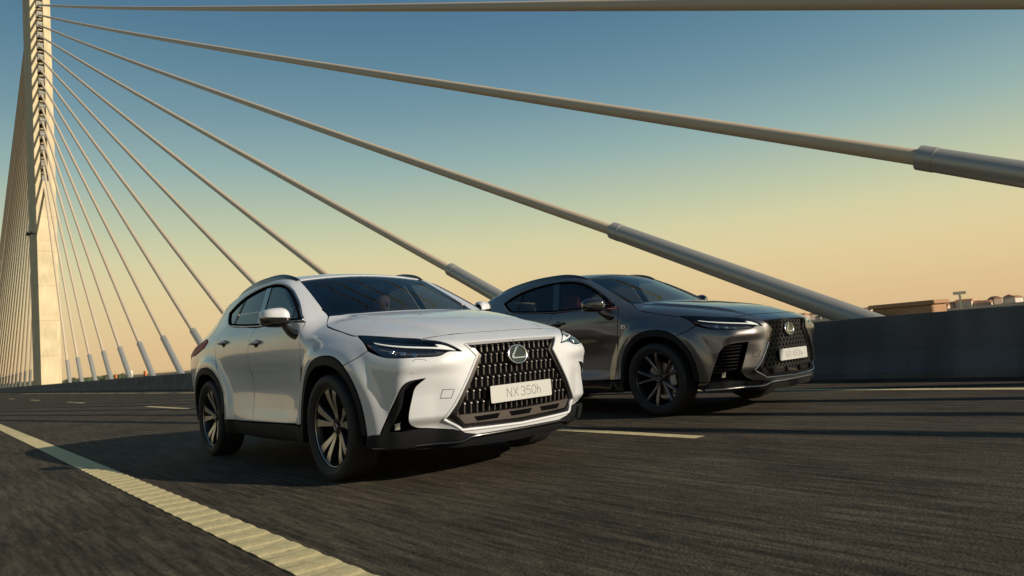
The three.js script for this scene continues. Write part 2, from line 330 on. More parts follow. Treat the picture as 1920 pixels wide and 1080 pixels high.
// river far below, deck and road sheets
struct('river', sheet(-3000, 3000, -3000, 3000, -22), std(RGB(.05, .07, .07), .25, 0));
struct('bridge_deck', merge([box(1400, 1.6, 40, -100, -.85, -9.0)]), M.concrete);
const road = struct('road', sheet(-400, 300, -6.62, 10.6, 0), M.asphalt);
const road2 = struct('road', sheet(-400, 300, -24, -8.78, 0), M.asphalt);
struct('median_strip', sheet(-400, 300, -8.6, -6.9, .06), M.concrete);
{
  const y = .003;
  part('edge_line', sheet(-400, 40, 1.74, 1.94, y), M.line, road);
  part('edge_line', sheet(-400, 60, -5.22, -5.05, y), M.line, road);
  for (let k = 0; k < 18; k++) part('lane_dash', sheet(-2.8 - 14 * k, 1.2 - 14 * k, -1.62, -1.49, y), M.line, road);
  part('lane_dash', sheet(11.2, 15.2, -1.62, -1.49, y), M.line, road);
  // raised thermoplastic ribs on the near edge line
  const P = [], rib = (x, z0, z1) => { const g = new THREE.CylinderGeometry(.026, .034, z1 - z0, 3, 1); return null; };
  const ribGeo = (() => { const s = new THREE.Shape(); s.moveTo(-.07, 0); s.quadraticCurveTo(-.045, .0045, 0, .0045); s.quadraticCurveTo(.045, .0045, .07, 0); s.closePath(); const g = new THREE.ExtrudeGeometry(s, { depth: .2, bevelEnabled: false, curveSegments: 4 }); g.translate(0, y, 1.74); return flat(g); })();
  for (let i = 0; i < 70; i++) { const m = part('rib', ribGeo, M.line, road); m.position.x = 4.4 - i * .20; }
}
// concrete barrier between road and cable plane, cast in lengths
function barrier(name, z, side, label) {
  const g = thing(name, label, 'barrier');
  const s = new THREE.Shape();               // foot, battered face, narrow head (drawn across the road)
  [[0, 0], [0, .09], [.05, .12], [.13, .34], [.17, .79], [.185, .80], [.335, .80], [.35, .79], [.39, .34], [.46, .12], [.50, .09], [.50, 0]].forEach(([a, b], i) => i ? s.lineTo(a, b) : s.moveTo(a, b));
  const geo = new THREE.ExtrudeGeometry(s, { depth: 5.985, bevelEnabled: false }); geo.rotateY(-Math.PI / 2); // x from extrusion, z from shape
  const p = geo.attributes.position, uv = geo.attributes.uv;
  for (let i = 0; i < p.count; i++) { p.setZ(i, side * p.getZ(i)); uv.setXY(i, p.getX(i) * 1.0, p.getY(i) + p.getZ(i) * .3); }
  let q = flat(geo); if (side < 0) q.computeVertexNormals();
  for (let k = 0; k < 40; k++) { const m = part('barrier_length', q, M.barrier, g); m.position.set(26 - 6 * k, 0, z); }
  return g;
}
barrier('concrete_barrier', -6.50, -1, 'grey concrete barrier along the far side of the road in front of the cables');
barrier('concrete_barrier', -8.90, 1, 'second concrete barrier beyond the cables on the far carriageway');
// pylon: blade with a slot in its upper half
const ZC = -7.6;
{
  const g = thing('bridge_pylon', 'tall pale concrete bridge pylon that all the stay cables fan out from', 'pylon');
  const x0 = -97, x1 = -89.5, w = .965, ZP = -7.685, sw = .36, yS = 23.2, top = 51;
  const shaft = (xa, xb, ya, yb, za, zb) => { const b = box(xb - xa, yb - ya, zb - za, (xa + xb) / 2, (ya + yb) / 2, (za + zb) / 2); const p = b.attributes.position, n = b.attributes.normal, u = b.attributes.uv; for (let i = 0; i < p.count; i++) u.setXY(i, Math.abs(n.getX(i)) > .5 ? p.getZ(i) : p.getX(i), Math.abs(n.getY(i)) > .5 ? p.getZ(i) : p.getY(i)); return b; };
  for (let k = 0; k < 6; k++) {              // cast in lifts with thin joints
    const a = k ? .02 + k * 3.9 : 0, b = (k + 1) * 3.9; part('concrete_lift', shaft(x0, x1, a, Math.min(b, yS), ZP - w, ZP + w), M.tower, g);
    if (k < 5) part('lift_joint', shaft(x0 + .03, x1 - .03, b, b + .02, ZP - w + .03, ZP + w - .03), M.concrete, g);
  }
  part('pylon_core', shaft(x0, x1 - 2.2, yS + .4, top, ZP - w, ZP + w), M.tower, g);
  part('pylon_cap', shaft(x0, x1, yS, yS + .4, ZP - w, ZP + w), M.tower, g);
  part('pylon_leaf', shaft(x1 - 2.2, x1, yS + .4, top, ZC + sw, ZP + w + .02), M.tower, g);
  part('pylon_leaf', shaft(x1 - 2.2, x1, yS + .4, top, ZP - w - .02, ZC - sw), M.tower, g);
  for (let k = -4; k < 14; k++) {            // steel anchor boxes, one per cable, tilted to the cable
    const y = attach(k), ta = Math.atan2(y - 2.9, Math.abs(x1 - sleeveX(k)));
    const b = part('anchor_box', box(1.5, .62, .6, 0, 0, 0, .04), M.steel, g); b.position.set(x1 - .75, y + .05, ZC); b.rotation.z = -ta;
    const c = part('anchor_shelf', box(1.3, .08, .7), M.tower, g); c.position.set(x1 - .95, y + .50, ZC);
  }
  const l = thing('flood_lamp', 'small dark lamp head on the shaded side of the pylon', 'lamp');
  part('lamp_head', box(1.9, .22, .5, 0, 0, .35, .1), M.dark, l); part('bracket', box(.2, .1, .5, 0, 0, -.05), M.dark, l); l.position.set(-91.5, 17.9, ZP + w + .2);
}
function attach(k) { return 43.4 - 1.17 * k - .0245 * k * Math.abs(k); }
function sleeveX(k) { return k < -1 ? 1.1 - 6 * k : k < 0 ? 6.25 : .95 - 5.72 * k - .022 * k * k; }
// stay cables, one thing each
const ORD = ['first', 'second', 'third', 'fourth', 'fifth', 'sixth', 'seventh', 'eighth', 'ninth', 'tenth', 'eleventh', 'twelfth', 'thirteenth', 'fourteenth', 'fifteenth', 'sixteenth', 'seventeenth', 'eighteenth'];
for (const far of [0, 1]) for (let k = 13; k >= -4; k--) {
  const n = 13 - k, t = thing('stay_cable', far ? `${ORD[n]} stay cable out from the pylon on its shaded far side` : `${ORD[n]} stay cable out from the pylon on the side towards the cars`, 'cable', far ? 'stay cables beyond the pylon' : 'stay cables in front of the pylon');
  const f = x => far ? -186.5 - x : x;       // mirrored about the middle of the pylon
  const xs = sleeveX(k), ya = attach(k), xa = -90.3, sl = (ya - 2.85) / (xs - xa), r = .112;
  const at = y => { const x = xs - (y - 2.85) / sl; return [f(x), y, ZC]; };
  const sag = [], N = 14;                    // hanging very slightly
  for (let i = 0; i <= N; i++) { const s = i / N, x = lerp(xs, xa, s), y = lerp(2.85, ya, s) - .0055 * Math.abs(xs - xa) * 4 * s * (1 - s) * .5; sag.push([f(x), y, ZC]); }
  part('cable_sheath', tube(sag, r, 28, 12), M.sheath, t);
  part('sleeve', rod(at(.30), at(2.87), .165, 20), M.sleeve, t);
  part('sleeve_collar', rod(at(2.84), at(2.93), .171, 20), M.sleeve, t);
  part('anchor_plinth', box(1.1, .5, .8, f(xs + (2.85 - .45) / sl), .31, ZC, .04), M.concrete, t);
}
// things beyond the barrier
{
  const b = thing('anchor_block', 'brown weathered block showing over the barrier beside the nearest cable foot', 'block');
  part('block_body', box(.86, .86, .5, 0, .43, 0, .05), M.brown, b); part('block_lid', box(.92, .06, .56, 0, .88, 0, .02), M.brown, b); b.position.set(.18, .06, -8.1); 
  const bank = []; for (let i = 0; i <= 60; i++) { const a = i / 60; bank.push(a); }
  const P = []; const ring = (R0, h0, R1, h1, a0, a1, n) => { for (let i = 0; i < n; i++) { const A = lerp(a0, a1, i / n), B = lerp(a0, a1, (i + 1) / n), q = (R, a, h) => [4 + R * Math.cos(a), h, 3 + R * Math.sin(a)], wob = a => 1 + .25 * Math.sin(a * 23) + .15 * Math.sin(a * 61); const p1 = q(R0, A, h0), p2 = q(R0, B, h0), p3 = q(R1, B, h1 * wob(B)), p4 = q(R1, A, h1 * wob(A)); P.push(...p1, ...p2, ...p3, ...p1, ...p3, ...p4); } };
  ring(430, -22, 560, 1.2, 0, Math.PI * 2, 220); ring(560, 1.2, 2600, 6, 0, Math.PI * 2, 220);
  struct('far_bank', geoOf(P), std(RGB(.10, .085, .05), .95));
}
[[-70, 'farthest of the three small orange markers on the second barrier'], [-60, 'middle one of the three small orange markers on the second barrier'], [-50, 'nearest of the three small orange markers on the second barrier']].forEach(([x, l]) => { const t = thing('barrier_marker', l, 'marker', 'orange markers on the second barrier'); part('marker_body', box(.5, .34, .1, 0, .20, 0, .03), std(RGB(.62, .16, .03), .6), t); part('marker_foot', box(.3, .06, .14, 0, .03, 0, .01), M.dark, t); t.position.set(x, .80, -8.64); });
{ const t = thing('utility_box', 'small cream utility box on the second barrier near the orange markers', 'box'); part('box_body', box(.6, .5, .16, 0, .25, 0, .03), std(RGB(.6, .55, .45), .6), t); part('box_lid', box(.64, .05, .2, 0, .52, 0, .01), std(RGB(.5, .46, .38), .6), t); t.position.set(-54.5, .80, -8.64); }
const houseMats = [RGB(.55, .48, .40), RGB(.62, .56, .48), RGB(.48, .38, .30), RGB(.40, .30, .24)].map(c => std(c, .85)), roofMat = std(RGB(.32, .15, .09), .85);
const houseGeo = box(1, 1, 1, 0, .5, 0), roofGeo = (() => { const s = new THREE.Shape(); s.moveTo(-.56, 0); s.lineTo(0, .42); s.lineTo(.56, 0); s.closePath(); const g = new THREE.ExtrudeGeometry(s, { depth: 1.06, bevelEnabled: false }); g.translate(0, 0, -.53); return flat(g); })();
for (let i = 0; i < 64; i++) {               // town on the far bank, off the right of the road
  const az = -Math.PI / 2 - .62 + i * .0105 + rnd(-.003, .003), R = 560 + rnd(0, 60), w = rnd(5, 10), h = rnd(2.4, 5), t = thing('far_house', 'tiny pale house with a tiled roof in the row of houses on the far bank', 'house', 'houses on the far bank');
  t.position.set(4 + R * Math.cos(az), .6, 3 + R * Math.sin(az)); t.rotation.y = rnd(0, 3);
  const b = part('wall', houseGeo, houseMats[i % 4], t); b.scale.set(w, h, rnd(7, 11)); const r = part('roof', roofGeo, roofMat, t); r.scale.copy(b.scale); r.scale.y = 4; r.position.y = h;
}
{
  const s = thing('far_sign', 'faint pale sign board on a post against the sky beyond the town', 'sign'), az = -1.899;
  s.position.set(4 + 480 * Math.cos(az), -2, 3 + 480 * Math.sin(az)); s.rotation.y = -az;
  s.scale.setScalar(.7); s.position.y = .6; const m = std(RGB(.85, .72, .5), .9); part('post', box(1.6, 12, 1.6, 0, 6, 0), m, s); part('board', box(1, 2.4, 9, 0, 12.6, 0), m, s);
}
{   // wood on the bank to the left, one mass
  const P = [], N = 900; const im = new THREE.InstancedMesh(new THREE.IcosahedronGeometry(1, 0), std(RGB(.045, .06, .03), .9), N), m = new THREE.Matrix4(), q = new THREE.Quaternion(), e = new THREE.Euler();
  for (let i = 0; i < N; i++) { const az = Math.PI + .03 + rnd(0, .165), R = 450 + rnd(0, 60), h = rnd(-4, 1.6); q.setFromEuler(e.set(rnd(0, 6), rnd(0, 6), rnd(0, 6))); m.compose(V(4 + R * Math.cos(az), h, 3 + R * Math.sin(az)), q, V(rnd(1, 2.6), rnd(1, 2.4), rnd(1, 2.6))); im.setMatrixAt(i, m); }
  im.name = 'far_wood'; im.userData = { label: 'dark green wood along the far bank left of the pylon', category: 'wood', kind: 'stuff' }; scene.add(im);
}
// ---------- two cars of one shape: panels cut from the skin ----------
const GAP = .0034, mid = (a, b) => Math.abs(a[0]) < 1e-6 && Math.abs(b[0]) < 1e-6, midV = (a, b) => Math.abs(a[1]) < 1e-6 && Math.abs(b[1]) < 1e-6;
const both = g => merge([g, mirrored(g)]);
function archLoop(cx, a, b, t0, t1, n = 30, y0 = .365) { const o = []; for (let i = 0; i <= n; i++) { const t = lerp(t0, t1, i / n), c = Math.cos(t), s = Math.sin(t); o.push([cx + a * Math.sign(c) * Math.pow(Math.abs(c), .90), y0 + b * Math.sign(s) * Math.pow(Math.abs(s), .90)]); } return o; }
const cutPanel = (map, pts, o = {}) => panel(map, inset(outline(pts), o.gap ?? GAP, o.keep), o);
// shared outlines (x forward from the front axle, y up)
const wsZ = curve([[-1.12, .592], [-.9, .615], [-.65, .646], [-.40, .672]]), roofZ = curve([[-3.1, .47], [-2.9, .535], [-2.4, .59], [-1.8, .61], [-1.3, .605], [-1.12, .592]]);
const LAMP = [[1.310, .973, 1], [1.015, .955], [.746, .930], [.619, .908], [.520, .882], [.426, .812, 1], [.512, .818], [.564, .797], [.665, .798], [.800, .805], [.867, .815], [.949, .853], [1.107, .915]];
const DLOTOP = [[-2.475, 1.360], [-2.30, 1.428], [-2.09, 1.480], [-1.75, 1.517], [-1.53, 1.523], [-1.30, 1.511], [-1.06, 1.460], [-.78, 1.326], [-.62, 1.232], [-.50, 1.152]];
const DLOBOT = [[-.50, 1.138], [-.9, 1.150], [-1.446, 1.163], [-2.045, 1.206], [-2.24, 1.228], [-2.33, 1.265]];
const c3 = (pts, corner) => pts.map((p, i) => [...p.slice(0, 2), ...(corner.includes(i) ? [1] : [])]);
const DLO = [...c3(DLOTOP, [0, DLOTOP.length - 1]), ...c3(DLOBOT, [0])];
const G = {};
{
  // bonnet
  const hood = [[.815, 0, 1], [.80, .30], [.775, .46], [.752, .607, 1], [.637, .681], [.452, .753], [.276, .793, 1], [.263, .800], [.038, .797], [-.226, .771], [-.31, .740], [-.414, .671, 1], [-.365, .5], [-.330, .25], [-.318, 0, 1]];
  G.hood = both(panel('top', inset(outline(hood), GAP, q => Math.abs(q[1]) < 1e-6), { h: .022, open: midV }));
  G.seals = [];
  { const r = outline(hood, .02).filter(q => q[1] > 1e-4).map(q => { const p = TZ(q[0], q[1]), n = skinNormal(...p); return p.map((v, i) => v - n[i] * .0045); }); G.seals.push(tube([...r, ...r.slice().reverse().map(q => [q[0], q[1], -q[2]])], .0036, 420, 5, true)); }
  // front wing
  const fa = archLoop(.022, .472, .490, Math.PI + .02, .98).map(p => [...p]);
  fa[0][2] = 1; fa[fa.length - 1][2] = 1;
  const e = fa[fa.length - 1];
  const wing = [[-.475, .372, 1], [-.452, .372, 1], ...fa, [.42, .822], [.497, .864, 1], [.422, .915], [.276, .973, 1], [.263, .971], [.038, 1.015], [-.226, 1.070], [-.31, 1.100], [-.414, 1.156, 1], [-.47, 1.185], [-.545, 1.225, 1], [-.59, 1.205, 1], [-.50, 1.142], [-.462, 1.122, 1], [-.446, 1.08], [-.441, .98], [-.465, .82], [-.482, .62], [-.482, .45]];
  const toRing = l => l.map(p => [...ringOf(SY(p[0], p[1])), p[2]]);
  G.wing = panel('ring', inset(outline(toRing(wing)), GAP), { h: .022 });
  // doors
  const cutF = [[-.462, 1.122, 1], [-.446, 1.08], [-.441, .98], [-.465, .82], [-.482, .62], [-.482, .45], [-.475, .372, 1]], cutM = [[-1.433, 1.150, 1], [-1.515, 1.04], [-1.545, .92], [-1.565, .80], [-1.590, .66], [-1.584, .50], [-1.546, .362, 1]];
  const cutR = [[-2.255, 1.228, 1], [-2.36, 1.17], [-2.43, 1.06], [-2.40, .94], [-2.29, .79], [-2.19, .62], [-2.142, .47], [-2.130, .368, 1]];
  G.doorSeals = [cutF, cutM, cutR].map(c => tube(c.map(q => { const p = SY(q[0], q[1]), n = skinNormal(...p); return p.map((v, i) => v - n[i] * .0045); }), .0036, 60, 5));
  G.doorSeals.push(tube([[.497, .864], [.42, .822], [.35, .785]].map(q => { const p = SY(...q), n = skinNormal(...p); return p.map((v, i) => v - n[i] * .0045); }), .0036, 20, 5));
  G.doorF = cutPanel('side', [...cutF, [-.9, .366], ...cutM.slice().reverse(), [-.9, 1.144]], { h: .024 });
  G.doorR = cutPanel('side', [...cutM, [-1.85, .362], ...cutR.slice().reverse(), [-2.045, 1.199], [-1.75, 1.176]], { h: .024 });
  // body side: pillars, roof rail, rear quarter in one pressing
  const ra = archLoop(-2.655, .492, .487, Math.PI - .52, -.02).map(p => [...p]); ra[0][2] = 1; ra[ra.length - 1][2] = 1;
  const up = []; for (let i = 0; i <= 12; i++) { const x = lerp(-.545, -1.12, i / 12); up.push(TZ(x, wsZ(x))); } const nW = up.length; for (let i = 1; i <= 26; i++) { const x = lerp(-1.12, -3.08, i / 26); up.push(TZ(x, roofZ(x))); }
  const upR = up.map((p, i) => [...ringOf(p), ...(i === 0 || i === up.length - 1 ? [1] : [])]);
  const low = [[-3.22, 1.30], [-3.34, 1.12], [-3.40, .95, 1], [-3.40, .66, 1], ...ra, [-2.130, .368, 1], ...cutR.slice(0, -1).reverse(), [-2.33, 1.265], [-2.475, 1.360, 1], ...DLOTOP.slice(1, -2), [-.59, 1.205, 1]];
  G.bodySide = panel('ring', inset(outline([...upR, ...toRing(low)]), GAP), { h: .024 });
  // roof and glass
  const roofPts = [[-1.12, 0, 1], [-1.118, .3], [-1.12, .592, 1]]; for (let i = 1; i <= 12; i++) { const x = lerp(-1.12, -3.08, i / 12); roofPts.push([x, roofZ(x), ...(i === 12 ? [1] : [])]); } roofPts.push([-3.10, .25], [-3.11, 0, 1]);
  G.roof = both(panel('top', inset(outline(roofPts), GAP, q => q[1] < 1e-6), { h: .03, open: midV }));
  const ws = [[-.26, 0, 1], [-.29, .35], [-.40, .655, 1]]; for (let i = 1; i <= 10; i++) { const x = lerp(-.40, -1.115, i / 10); ws.push([x, wsZ(x) - .002, ...(i === 10 ? [1] : [])]); } ws.push([-1.112, .3], [-1.114, 0, 1]);
  G.screen = both(panel('top', outline(ws), { h: .03, off: -.006, lip: 0 }));
  // black ceramic border of the windscreen
  const wsIn = [[-.30, 0], [-.33, .35], [-.445, .625]]; const band = (pts, o) => panel('top', outline(pts), o);
  const fr = []; for (let i = 0; i <= 10; i++) { const x = lerp(-.40, -1.115, i / 10); fr.push([x, wsZ(x) - .004]); } const fi = []; for (let i = 10; i >= 0; i--) { const x = lerp(-.47, -1.085, i / 10); fi.push([x, wsZ(x) - .058]); }
  G.frit = both(merge([band([...c3(fr, [0, 10]), [-1.11, 0, 1], [-1.075, 0, 1], ...c3(fi, [0, 10]), [-.36, .35], [-.33, 0, 1], [-.26, 0, 1], [-.29, .35]], { h: .03, off: -.010, lip: 0 })]));
  const rg = [[-3.14, 0, 1], [-3.13, .44, 1], [-3.44, .52, 1], [-3.50, .25], [-3.51, 0, 1]];
  G.rearScreen = both(panel('top', outline(rg), { h: .04, off: -.004, lip: 0 }));
  // side glass, laid 9 mm in
  const ringGlass = (pts, off = -.009) => panel('ring', outline(pts.map(p => [...ringOf(SY(p[0], p[1])), p[2]])), { h: .035, off, lip: 0 });
  G.glassF = ringGlass([[-.50, 1.150, 1], [-.50, 1.138, 1], [-.9, 1.150], [-1.352, 1.161, 1], [-1.462, 1.520, 1], [-1.30, 1.511], [-1.06, 1.460], [-.78, 1.326], [-.62, 1.232]]);
  G.glassR = ringGlass([[-1.455, 1.163, 1], [-2.045, 1.206], [-2.115, 1.213, 1], [-2.085, 1.480, 1], [-1.75, 1.517], [-1.575, 1.522, 1]]);
  G.glassQ = ringGlass([[-2.130, 1.216, 1], [-2.24, 1.228], [-2.33, 1.265], [-2.475, 1.360, 1], [-2.30, 1.428], [-2.103, 1.478, 1]]);
  G.pillarB = ringGlass([[-1.352, 1.161, 1], [-1.455, 1.163, 1], [-1.575, 1.522, 1], [-1.462, 1.520, 1]], -.004);
  G.splitQ = [ringGlass([[-2.112, 1.212, 1], [-2.134, 1.216, 1], [-2.107, 1.478, 1], [-2.082, 1.481, 1]], -.003), ringGlass([[-.668, 1.142, 1], [-.690, 1.143, 1], [-.715, 1.286, 1], [-.693, 1.275, 1]], -.003)];
  const dl = outline(DLO, .03).map(p => { const q = SY(p[0], p[1]), n = skinNormal(...q); return q.map((v, i) => v + n[i] * .001); });
  G.trim = tube(dl, .0075, 220, 6, true);
  const dl2 = outline(DLO, .03); G.seal = tube(inset(dl2, .017).map(p => { const q = SY(p[0], p[1]), n = skinNormal(...q); return q.map((v, i) => v - n[i] * .006); }), .009, 220, 6, true);
  // wheel arch cladding, sills
  const clad = (cx, a, b, yf, yr, drop) => { const o = archLoop(cx, a, b, Math.PI, 0, 34), i = archLoop(cx, a - .040, b - .056, 0, Math.PI, 34); o[0][2] = o[34][2] = i[0][2] = i[34][2] = 1; return [[cx - a - .004, yr, 1], ...o, [cx + a + .002, yf, 1], [cx + a - .038, yf, 1], ...i, [cx - a + .036, yr, 1]]; };
  G.cladF = panel('side', outline(clad(.022, .468, .486, .335, .335)), { h: .02, off: .007, lip: .05 });
  G.cladR = panel('side', outline(clad(-2.655, .488, .483, .43, .335)), { h: .02, off: .007, lip: .05 });
  G.sill = cutPanel('side', [[-.415, .366, 1], [-.455, .362], [-.9, .360], [-1.55, .354], [-1.85, .357], [-2.15, .362, 1], [-2.17, .25, 1], [-1.3, .225], [-.43, .235, 1]], { h: .03, off: .004, lip: .06 });
  // rear: tailgate, bumper, lamps
  const q1 = tailOf(SY(-3.40, .95))[0], q2 = tailOf(SY(-3.40, .66))[0];
  G.tailgate = both(panel('tail', inset(outline([[0, 1.10, 1], [.5, 1.10, 1], [.70, 1.07], [q1, .95, 1], [q2, .66, 1], [0, .62, 1]]), GAP, q => q[0] < 1e-6), { h: .05, open: mid }));
  G.gateTop = both(panel('ring', inset(outline([...[[-3.08, roofZ(-3.08)]].map(p => [...ringOf(TZ(...p)), 1]), ...toRing([[-3.22, 1.30], [-3.34, 1.12], [-3.40, .95, 1]]), ...[[-3.44, .52], [-3.13, .44]].map(p => [...ringOf(TZ(...p)), 1])]), 0), { h: .04 }));
  const ab = archLoop(-2.655, .492, .487, Math.PI + .06, Math.PI - .52, 10).map((p, i) => [...tailOf(SY(p[0], p[1])), i === 0 || i === 10 ? 1 : undefined]);
  G.bumperR = both(panel('tail', inset(outline([[0, .62, 1], [q2, .66, 1], ...ab.slice().reverse(), [tailOf(SY(-3.15, .27))[0], .27, 1], [0, .26, 1]]), GAP, q => q[0] < 1e-6), { h: .05, open: mid }));
  G.tailLamp = panel('tail', outline([[.62, 1.045, 1], [.86, 1.055], [1.20, 1.10], [1.52, 1.135, 1], [1.63, 1.10, 1], [1.54, 1.045, 1], [1.20, .99], [.90, .985], [.62, 1.005, 1]]), { h: .03, off: .008, lip: .02 });
  G.tailBar = both(panel('tail', outline([[0, 1.045, 1], [.62, 1.045, 1], [.62, 1.012, 1], [0, 1.012, 1]]), { h: .04, off: .006, lip: .01, open: mid }));
  // lamps
  const lampLoop = outline(LAMP, .012);
  G.lampCover = panel('nose', inset(lampLoop, GAP), { h: .02, off: -.001, lip: .01 });
  G.lampBowl = panel('nose', inset(lampLoop, .001), { h: .025, off: -.045, lip: -.044 });
  G.drl = panel('nose', outline([[1.010, .922, 1], [.80, .8905], [.545, .856, 1], [.552, .877, 1], [.520, .869], [.458, .824, 1], [.56, .848], [.80, .8835], [.985, .915, 1]], .01), { h: .02, off: -.010, lip: .004 });
  G.lampBlade = panel('nose', outline([[1.00, .940, 1], [.80, .918], [.60, .892, 1], [.585, .880, 1], [.80, .906], [1.00, .930, 1]], .012), { h: .02, off: -.022, lip: .01 });
  G.amber = panel('nose', outline([[1.09, .912, 1], [1.00, .886, 1], [.905, .838, 1], [.945, .858], [1.04, .902]], .012), { h: .02, off: -.012, lip: .01 });
}
// bumper faces: the hybrid's plain one and the sport one with tall side intakes
const GR = [[0, .863, 1], [.388, .859, 1], [.325, .777, 1], [.545, .405, 1], [.452, .326, 1], [0, .312, 1]];
function frontBumper(sport) {
  const arch = archLoop(.022, .472, .490, .98, -.06, 14).map(p => [...noseOf(SY(p[0], p[1]))]); arch[0][2] = arch[14][2] = 1;
  const vent = sport ? [[.945, .325, 1], [.905, .422], [.857, .527], [.826, .606], [.788, .648], [.722, .667], [.597, .672, 1], [.613, .580], [.672, .405, 1], [.600, .352], [.540, .305, 1]]
    : [[.939, .334, 1], [.874, .439], [.816, .535], [.768, .615], [.732, .648], [.638, .664, 1], [.691, .617], [.716, .542], [.740, .419], [.728, .385], [.690, .362], [.618, .351], [.502, .331, 1], [.433, .300, 1]];
  const bottom = sport ? [[.45, .290, 1], [.25, .278], [0, .274, 1]] : [[.327, .279], [.16, .270], [0, .266, 1]];
  const lampIn = LAMP.slice(3, 12).map(p => [p[0], p[1], p[2]]);
  const wingCut = [noseOf(SY(.497, .864)), noseOf(SY(.42, .822))];
  const top = [[0, .934, 1], noseOf(TZ(.80, .30)), noseOf(TZ(.775, .46)), [...noseOf(TZ(.752, .607)), 1]];
  const pts = [...top.map((p, i) => i === 0 ? [0, noseOf(TZ(.815, 0))[1], 1] : p), ...lampIn.slice(1, 8), [...wingCut[0], 1], wingCut[1], ...arch, [1.062, .325, 1], ...vent, ...bottom, ...GR.slice().reverse()];
  return both(panel('nose', inset(outline(pts, .012), GAP, q => q[0] < 1e-6), { h: .017, hv: .017, lip: .022, open: mid }));
}
G.bumperPlain = frontBumper(false); G.bumperSport = frontBumper(true);
// black lower lip and intake linings
G.lipPlain = both(panel('nose', outline([[0, .262, 1], [.16, .266], [.327, .275], [.433, .296, 1], [.502, .327, 1], [.618, .347], [.700, .350], [.80, .340], [.939, .330, 1], [1.062, .321, 1], [1.078, .262, 1], [.95, .235], [.70, .225], [0, .200, 1]]), { h: .022, off: .004, lip: .03, open: mid }));
G.lipSport = both(panel('nose', outline([[0, .270, 1], [.25, .274], [.45, .286, 1], [.540, .300, 1], [.70, .318], [.945, .321, 1], [1.062, .321, 1], [1.078, .262, 1], [.95, .232], [.70, .222], [0, .195, 1]]), { h: .022, off: .004, lip: .03, open: mid }));
G.lipFin = panel('nose', outline([[.70, .338, 1], [.86, .345], [1.02, .322, 1], [1.035, .285], [.95, .262], [.70, .252, 1]]), { h: .02, off: .024, lip: .03 });
G.ventPlain = panel('nose', outline([[.939, .330, 1], [.874, .439], [.816, .535], [.768, .615], [.732, .648], [.638, .664, 1], [.691, .617], [.716, .542], [.743, .419], [.708, .374], [.618, .350], [.502, .329, 1], [.60, .29, 1], [.90, .28, 1]]), { h: .03, off: -.06, lip: -.055 });
G.bladePlain = panel('nose', inset(outline([[.939, .330, 1], [.874, .439], [.816, .535], [.768, .615], [.732, .648], [.638, .664, 1], [.716, .634], [.745, .600], [.780, .520], [.825, .425], [.885, .325, 1]]), .003), { h: .02, off: -.008, lip: .04 });
G.ventSport = panel('nose', outline([[.945, .321, 1], [.905, .422], [.857, .527], [.826, .606], [.788, .648], [.722, .667], [.597, .672, 1], [.613, .580], [.682, .408, 1], [.609, .356], [.548, .300, 1], [.70, .28, 1], [.9, .28, 1]]), { h: .03, off: -.07, lip: -.065 });
G.ventFins = [.40, .43, .46, .49, .52, .55, .58, .61, .635].map(y => { const a = lerp(.90, .80, (y - .4) / .25), b = lerp(.70, .63, (y - .4) / .25); return panel('nose', [[a, y], [b, y], [b, y + .008], [a, y + .008]], { h: .04, off: -.03, lip: .03 }); });
const splitterPath = z => [z, .252 + (z < .40 ? .03 * sstep(.46, .36, z) : 0)];
G.splitter = (() => { const pts = []; for (let i = -20; i <= 20; i++) { const s = i / 20 * .99, a = Math.abs(s), y = .250 + .026 * sstep(.47, .37, a), p = NS(a, y), n = skinNormal(...p); pts.push([p[0] + n[0] * .012, y, Math.sign(s) * (p[2] + n[2] * .012) || 0]); } return tube(pts, .011, 120, 8); })();
G.fog = panel('nose', outline([[.83, .395, 1], [.795, .392, 1], [.795, .358, 1], [.83, .355, 1]]), { h: .03, off: -.012, lip: .02 });
G.sensor = panel('nose', outline(Array.from({ length: 14 }, (_, i) => [.699 + .011 * Math.cos(i / 7 * Math.PI), .710 + .011 * Math.sin(i / 7 * Math.PI)])), { h: .03, off: .0015, lip: .003 });
const tri0 = (pts, w) => { const l = outline(pts, .01), i = inset(l, w); return [...(areaOf(l) < 0 ? l.slice().reverse() : l), (areaOf(l) < 0 ? l.slice().reverse() : l)[0], i[0], ...i.slice(1).reverse(), i[0]]; };
G.towCover = tube(outline([[.550, .585, 1], [.497, .581, 1], [.514, .529, 1], [.564, .533, 1]], .01).map(p => NS(...p)), .0018, 80, 5, true);
G.washer = tube([[.700, .775], [.690, .783], [.660, .784], [.640, .779], [.630, .772]].map(p => NS(...p)), .0014, 30, 5);
